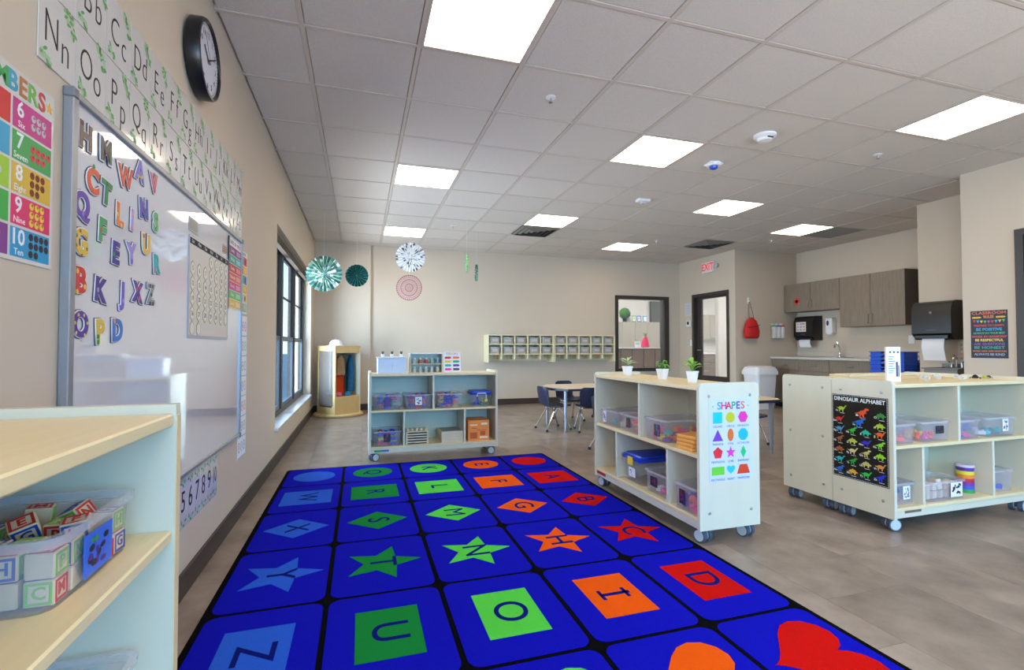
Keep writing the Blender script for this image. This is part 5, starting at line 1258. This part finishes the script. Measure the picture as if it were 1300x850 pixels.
cabinet('base_cabinet','taupe base cabinet at the column end of the worktop',7.70,4.15,5.148,0,.835,.595,2,'high',drawer=1,toe=.09)
t=thing('worktop','pale stone worktop along the cabinet wall','worktop',(7.67,5.55,.836)); mb=MB(); mb.box(0,.628,-1.40,1.395,0,.036,c=.003); part('slab',mb,COUNTER,t); mb=MB(); mb.box(.608,.628,-1.40,1.395,.036,.13,c=.002); part('upstand',mb,M('upstand',(200,190,178),.5),t)
t=thing('sink','steel drop-in sink in the worktop','sink',(7.98,6.05,.872)); mb=MB(); mb.loft([[(x,y,z) for x,y in rrect(a,b,.04,3)] for a,b,z in ((.44,.56,0),(.44,.56,.006),(.38,.50,.006),(.36,.48,.002))],False,True); part('rim',mb,STEEL,t)
t=thing('faucet','chrome gooseneck faucet at the worktop sink','faucet',(8.20,6.05,.878)); mb=MB(); mb.lathe([(.028,0),(.026,.03),(.018,.05)],12); part('base',mb,CHROME,t); mb=MB(); mb.tube([(0,0,.04),(0,0,.15),(-.02,0,.19),(-.06,0,.205),(-.10,0,.19),(-.115,0,.15)],.012,8); part('spout',mb,CHROME,t); mb=MB(); mb.tube([(0,.0,.15),(0.01,.03,.21),(.0,.05,.25)],.008,6); part('lever',mb,CHROME,t)
# paper towel dispensers
SMK=M('smoked_plastic',(18,17,17),.38)
def dispenser(label,x,y,z,w_,h_,d_,pw,ph,notice):
    t=thing('paper_towel_dispenser',label,'dispenser',(x,y,z),RR)
    prof=[(0,0),(d_*.72,0),(d_,.07),(d_,h_-.10),(d_*.86,h_-.02),(d_*.6,h_),(0,h_)]
    mb=MB(); mb.loft([[(xx*s_ if False else xx,yy,zz) for zz,yy in prof] for xx in (-w_/2,)]+[[(xx,yy,zz) for zz,yy in prof] for xx in (-w_/2+.001,w_/2-.001,w_/2)],True,True); part('cover',mb,SMK,t)
    mb=MB(); mb.box(-w_/2+.03,w_/2-.03,.012,.05,d_-.03,d_+.004,c=.004); part('mouth',mb,BLACK,t)
    mb=MB(); mb.cyl((0,h_-.13,d_-.002),(0,h_-.13,d_+.003),.014,n=14); part('button',mb,M('grey_dot',(120,120,122),.4),t)
    mb=MB(); mb.box(-.05,.05,.10,.112,d_-.002,d_+.003,c=.002); part('badge',mb,M('badge_grey',(80,80,82),.4),t)
    mb=MB(); n=6; vs=[(s_*pw/2,.02-ph*k/n,d_*.80+.018*math.sin(k*.7)+ .004*e) for e in (0,1) for k in range(n+1) for s_ in (-1,1)]
    fs=[]
    for e in (0,1):
        for k in range(n): o_=e*(2*n+2)+2*k; fs.append((o_,o_+1,o_+3,o_+2))
    for k in range(n):
        for s_ in (0,1): fs.append((2*k+s_,2*k+2+s_,2*n+2+2*k+2+s_,2*n+2+2*k+s_))
    fs+= [(0,1,2*n+3,2*n+2),(2*n,2*n+1,4*n+3,4*n+2)]
    mb.add(vs,fs); part('paper_towel',mb,PAPER,t)
    if notice:
        flat(rect(.20,.17),d_+.0005,M('notice_white',(222,214,206),.5),t,'notice',.001,-.04,h_*.56)
        for k in range(9): flat(rect(.035,.028),d_+.0015,M('nt%d'%(k%3),[(214,170,150),(150,150,190),(190,160,130)][k%3],.5),t,'notice_picture',.0005,-.10+.06*(k%3),h_*.56+.05-.05*(k//3))
    return t
dispenser('black paper towel dispenser with a notice under the red cross cabinet',8.299,6.63,1.155,.38,.42,.22,.22,.14,True)
dispenser('large black paper towel dispenser on the column by the second sink',7.069,3.86,1.125,.40,.435,.22,.225,.255,False)
t=thing('soap_dispenser','white wall soap dispenser with an oval window','dispenser',(8.299,6.24,1.26),RR); mb=MB(); mb.box(-.06,.06,0,.27,0,.11,c=.014); part('body',mb,WHITE,t); flat(ell(.022,.045,18),.1105,M('soap_window',(50,46,44),.3),t,'level_window',.001,-.01,.18); mb=MB(); mb.box(-.04,.04,-.012,.004,.03,.10,c=.004); part('push_bar',mb,WHITE,t)
for y in (5.02,4.83):
    t=thing('wall_outlet','white double outlet plate on the backsplash, %s of two'%('farther' if y>4.9 else 'nearer'),'outlet',(8.299,y,1.15),RR,'outlet plates on the backsplash'); mb=MB(); mb.box(-.04,.04,-.06,.06,0,.006,c=.002); part('plate',mb,WHITE,t)
    for s_ in (-.025,.025): mb=MB(); mb.box(-.016,.016,s_-.014,s_+.014,.006,.009,c=.002); part('socket',mb,WHITE,t)
# second sink on the column
SINKM=M('brushed_sink',(128,122,116),.5,.5)
t=thing('hand_wash_sink','stainless wall-mounted hand sink on the column','sink',(7.069,3.70,.62),RR)
mb=MB(); mb.loft([[(x,y,z) for x,z in ((-.16,.0),(.16,.0),(.16,.34),(-.16,.34))] for y in (.02,.18)],True,False); part('basin',mb,SINKM,t,smooth=False)
mb=MB()
for (a,b,c_,d) in ((-.18,.18,0,.05),(-.18,.18,.32,.36),(-.18,-.14,.05,.32),(.14,.18,.05,.32)): mb.box(a,b,.18,.195,c_,d,c=.003)
part('rim',mb,SINKM,t); mb=MB(); mb.box(-.18,.18,.195,.235,0,.02,c=.003); part('splashback',mb,SINKM,t)
t=thing('faucet','arched faucet on the hand sink','faucet',(7.03,3.72,.815),RR); mb=MB(); mb.tube([(0,0,0),(0,.10,0),(.01,.125,.03),(.02,.13,.07),(.03,.11,.10),(.03,.09,.105)],.011,8); part('spout',mb,CHROME,t); mb=MB(); mb.tube([(-.05,0,0),(-.05,.05,.0),(-.075,.065,.02)],.008,6); mb.tube([(.05,0,0),(.05,.05,0),(.075,.065,.02)],.008,6); part('levers',mb,CHROME,t)
t=thing('hand_washing_notice','pale printed hand washing notice on the column','notice',(7.069,3.645,.985),RR); mb=MB(); mb.box(-.085,.085,-.12,.12,0,.001); part('sheet',mb,M('notice_white',(222,214,206),.5),t,smooth=False)
for k in range(12): flat(rect(.03,.024),.001,M('nt%d'%(k%3),[(214,170,150),(150,150,190),(190,160,130)][k%3],.5),t,'notice_picture',.0004,-.05+.05*(k%3),.08-.05*(k//3))
# stack of blue trays
BTR=M('tray_blue',(24,84,206),.4)
mb=MB(); 
mb.box(0,.25,-.215,.215,0,.006); mb.box(0,.012,-.215,-.075,.006,.054); mb.box(0,.012,.075,.215,.006,.054); mb.box(.0,.012,-.075,.075,.006,.016)
mb.box(.238,.25,-.215,.215,.006,.054); mb.box(.012,.238,-.215,-.203,.006,.054); mb.box(.012,.238,.203,.215,.006,.054)
mb.box(-.006,.256,-.221,.221,.046,.0545)
tr_me=None
mb2=MB(); mb2.v,mb2.f,mb2.m=mb.v[:-8],mb.f[:-6],mb.m[:-6]
for (a,b,c_,d) in ((-.014,.012,-.229,-.075),(-.014,.012,.075,.229),(.238,.264,-.229,.229),(.012,.238,-.229,-.203),(.012,.238,.203,.229)): mb2.box(a,b,c_,d,.043,.0545,c=.003)
tr_me=mb2.mesh('tray_shell',BTR,False)
mb=MB(); mb.box(.05,.20,-.15,.15,.007,.03); sh_me={k:mb.mesh('folded_sheet',M('sheet%d'%k,c,.8),False) for k,c in enumerate([(226,226,230),(60,62,80),(180,184,196)])}
ORDN=['topmost','second from the top','third from the top','fourth from the top','fifth from the top','sixth from the top','seventh from the top']
for k in range(18):
    n=17-k
    t=thing('storage_tray',('blue stacking tray, %s in the tower before the worktop'%ORDN[n]) if n<7 else 'blue stacking tray low in the tower before the worktop, behind the shelf','tray',(7.36,4.71,k*.0545),group='blue trays stacked in a tower')
    link('tray_shell',tr_me,t); link('folded_sheet',sh_me[0 if n in (1,2) else (1 if n%2 else 2)],t)

# ------------------------------------------------------------------ room beyond: what shows through the glass
CWD=M('counter_brown',(146,122,100),.5,noise=.3,nscale=10,stretch=(6,6,.5))
t=thing('reception_counter','dark wood counter with a white top beyond the observation window','counter',(6.75,9.60,0))
mb=MB(); mb.box(-.85,.62,0,.5,0,1.0); part('body',mb,DWOOD,t,smooth=False)
for k in range(5): mb=MB(); mb.box(-.84+.29*k,-.565+.29*k,-.014,.001,.04,.98,c=.003); part('front_panel',mb,CWD,t)
mb=MB(); mb.box(-.88,.65,-.04,.53,1.0,1.03,c=.003); part('white_top',mb,WHITE,t)
t=thing('tall_cabinet','pale taupe cabinet against the wall beyond the observation window','cabinet',(7.72,11.18,0))
CABP=M('cabinet_pale',(176,172,160),.5,noise=.08,nscale=9,stretch=(5,5,.5))
mb=MB(); mb.box(-.56,.54,0,.4,0,1.69); part('body',mb,CABP,t,smooth=False)
for k,(a,b) in enumerate(((-.555,-.20),(-.195,.16),(.165,.535))): mb=MB(); mb.box(a,b,-.018,.0,.04,1.68,c=.002); d=part('door',mb,CABP,t); mb=MB(); mb.tube([(b-.04,-.018,.9),(b-.04,-.04,.91),(b-.04,-.04,1.02),(b-.04,-.018,1.03)],.006,6); part('handle',mb,STEEL,d)
t=thing('topiary_ball','round green topiary ball in a dark pot on the pale cabinet','plant',(7.30,11.30,1.69)); mb=MB(); mb.lathe([(.05,0),(.065,.09),(.055,.09)],14); part('pot',mb,BLACK,t)
mb=MB(); rr=random.Random(4)
mb.lathe([(.14*math.sin(PI*q/8)+.001,.22-.14*math.cos(PI*q/8)) for q in range(9)],16)
for q in range(160):
    v=Vector((rr.gauss(0,1),rr.gauss(0,1),rr.gauss(0,1))).normalized(); p=v*.14+Vector((0,0,.22)); a=v.orthogonal().normalized()*.022; b=v.cross(a).normalized()*.012
    mb.add([p-a+v*.0,p+b,p+a+v*.02,p-b],[(0,1,2,3)])
o=part('foliage',mb,M('topiary',(70,130,50),.7,noise=.4,nscale=40),t); o['kind']='stuff'
for k,(x,c,lb) in enumerate(((7.55,(120,190,90),'green-bordered'),(7.70,(60,130,220),'blue-bordered'),(7.88,(60,180,210),'teal-bordered'))):
    t=thing('picture_card','small %s picture card standing on the pale cabinet'%lb,'picture',(x,11.25,1.69),(math.radians(82),0,0),group='picture cards on the pale cabinet'); flat(rect(.13,.17),0,M('pcard%d'%k,c,.5),t,'border',.004,0,.085); flat(rect(.085,.12),.004,PAPER,t,'picture',.001,0,.085)
    if k<2: text('OH'[k],0,.095,.0055,.07,INK,t,'letter',.0003)
t=thing('pink_vase','hot pink tapered vase with a green sprig on the reception counter','vase',(6.93,9.76,1.03)); mb=MB(); mb.lathe([(.07,0),(.10,.02),(.085,.10),(.05,.22),(.04,.24)],18); part('vase_body',mb,M('hot_pink',(220,20,90),.5),t)
mb=MB()
for q in range(7): a=q*.9; mb.tube([(0,0,.22),(.02*math.cos(a),.02*math.sin(a),.29),(.05*math.cos(a),.05*math.sin(a),.33)],[.004,.010,.002],5)
part('sprig',mb,PGRN,t)
t=thing('counter_card','white card standing on the reception counter','card',(6.72,9.74,1.03),(math.radians(80),0,0)); flat(rect(.16,.15),0,PAPER,t,'card',.004,0,.075); flat(rect(.10,.05),.004,M('print_mint',(150,210,190),.5),t,'card_print',.0005,0,.085)
mb=MB(); mb.box(8.24,8.56,11.52,11.6,0,2.28); struct('door_3',mb,M('grey_door',(84,82,78),.5))
# kitchen run seen through the glazed door
t=thing('wall_cabinet','pale two-door wall cabinet seen through the glazed door','cabinet',(9.9,11.25,1.26)); mb=MB(); mb.box(-.62,.62,0,.345,0,.66); part('body',mb,CABP,t,smooth=False)
for s_ in (-1,1): mb=MB(); mb.box(s_*.31-.305,s_*.31+.305,-.018,.0,.004,.656,c=.002); d=part('door',mb,CABP,t); mb=MB(); mb.tube([(s_*.04,-.018,.05),(s_*.04,-.04,.06),(s_*.04,-.04,.17),(s_*.04,-.018,.18)],.006,6); part('handle',mb,STEEL,d)
t=thing('base_cabinet','pale drawer cabinet with a white top seen through the glazed door','cabinet',(9.9,11.0,0)); mb=MB(); mb.box(-.62,.62,.02,.59,0,.84); part('body',mb,CABW,t,smooth=False); mb=MB(); mb.box(-.64,.64,-.02,.598,.84,.875,c=.003); part('white_top',mb,WHITE,t)
for c_ in (-1,1):
    for k in range(4): mb=MB(); mb.box(c_*.31-.305,c_*.31+.305,0,.02,.03+.2*k,.225+.2*k,c=.002); d=part('drawer',mb,CABW,t); mb=MB(); z=.19+.2*k; mb.tube([(c_*.31-.07,0,z),(c_*.31-.065,-.02,z),(c_*.31+.065,-.02,z),(c_*.31+.07,0,z)],.005,6); part('handle',mb,STEEL,d)
mb=MB(); mb.box(8.30,8.62,9.0,9.1,0,HC); struct('wall_stub',mb,WALLB)

# joined prints too small to pick apart
for o in bpy.data.objects:
    if o.type=='MESH' and o.name.split('.')[0] in ('leaf_print','painted_patch','tag_picture','counting_pictures','counting_picture_marks','minute_marks','dotted_border','card_print','stems','levers','cords','sprig','paper_ring','cloth_bundle','border') and o.parent: o['kind']='stuff'
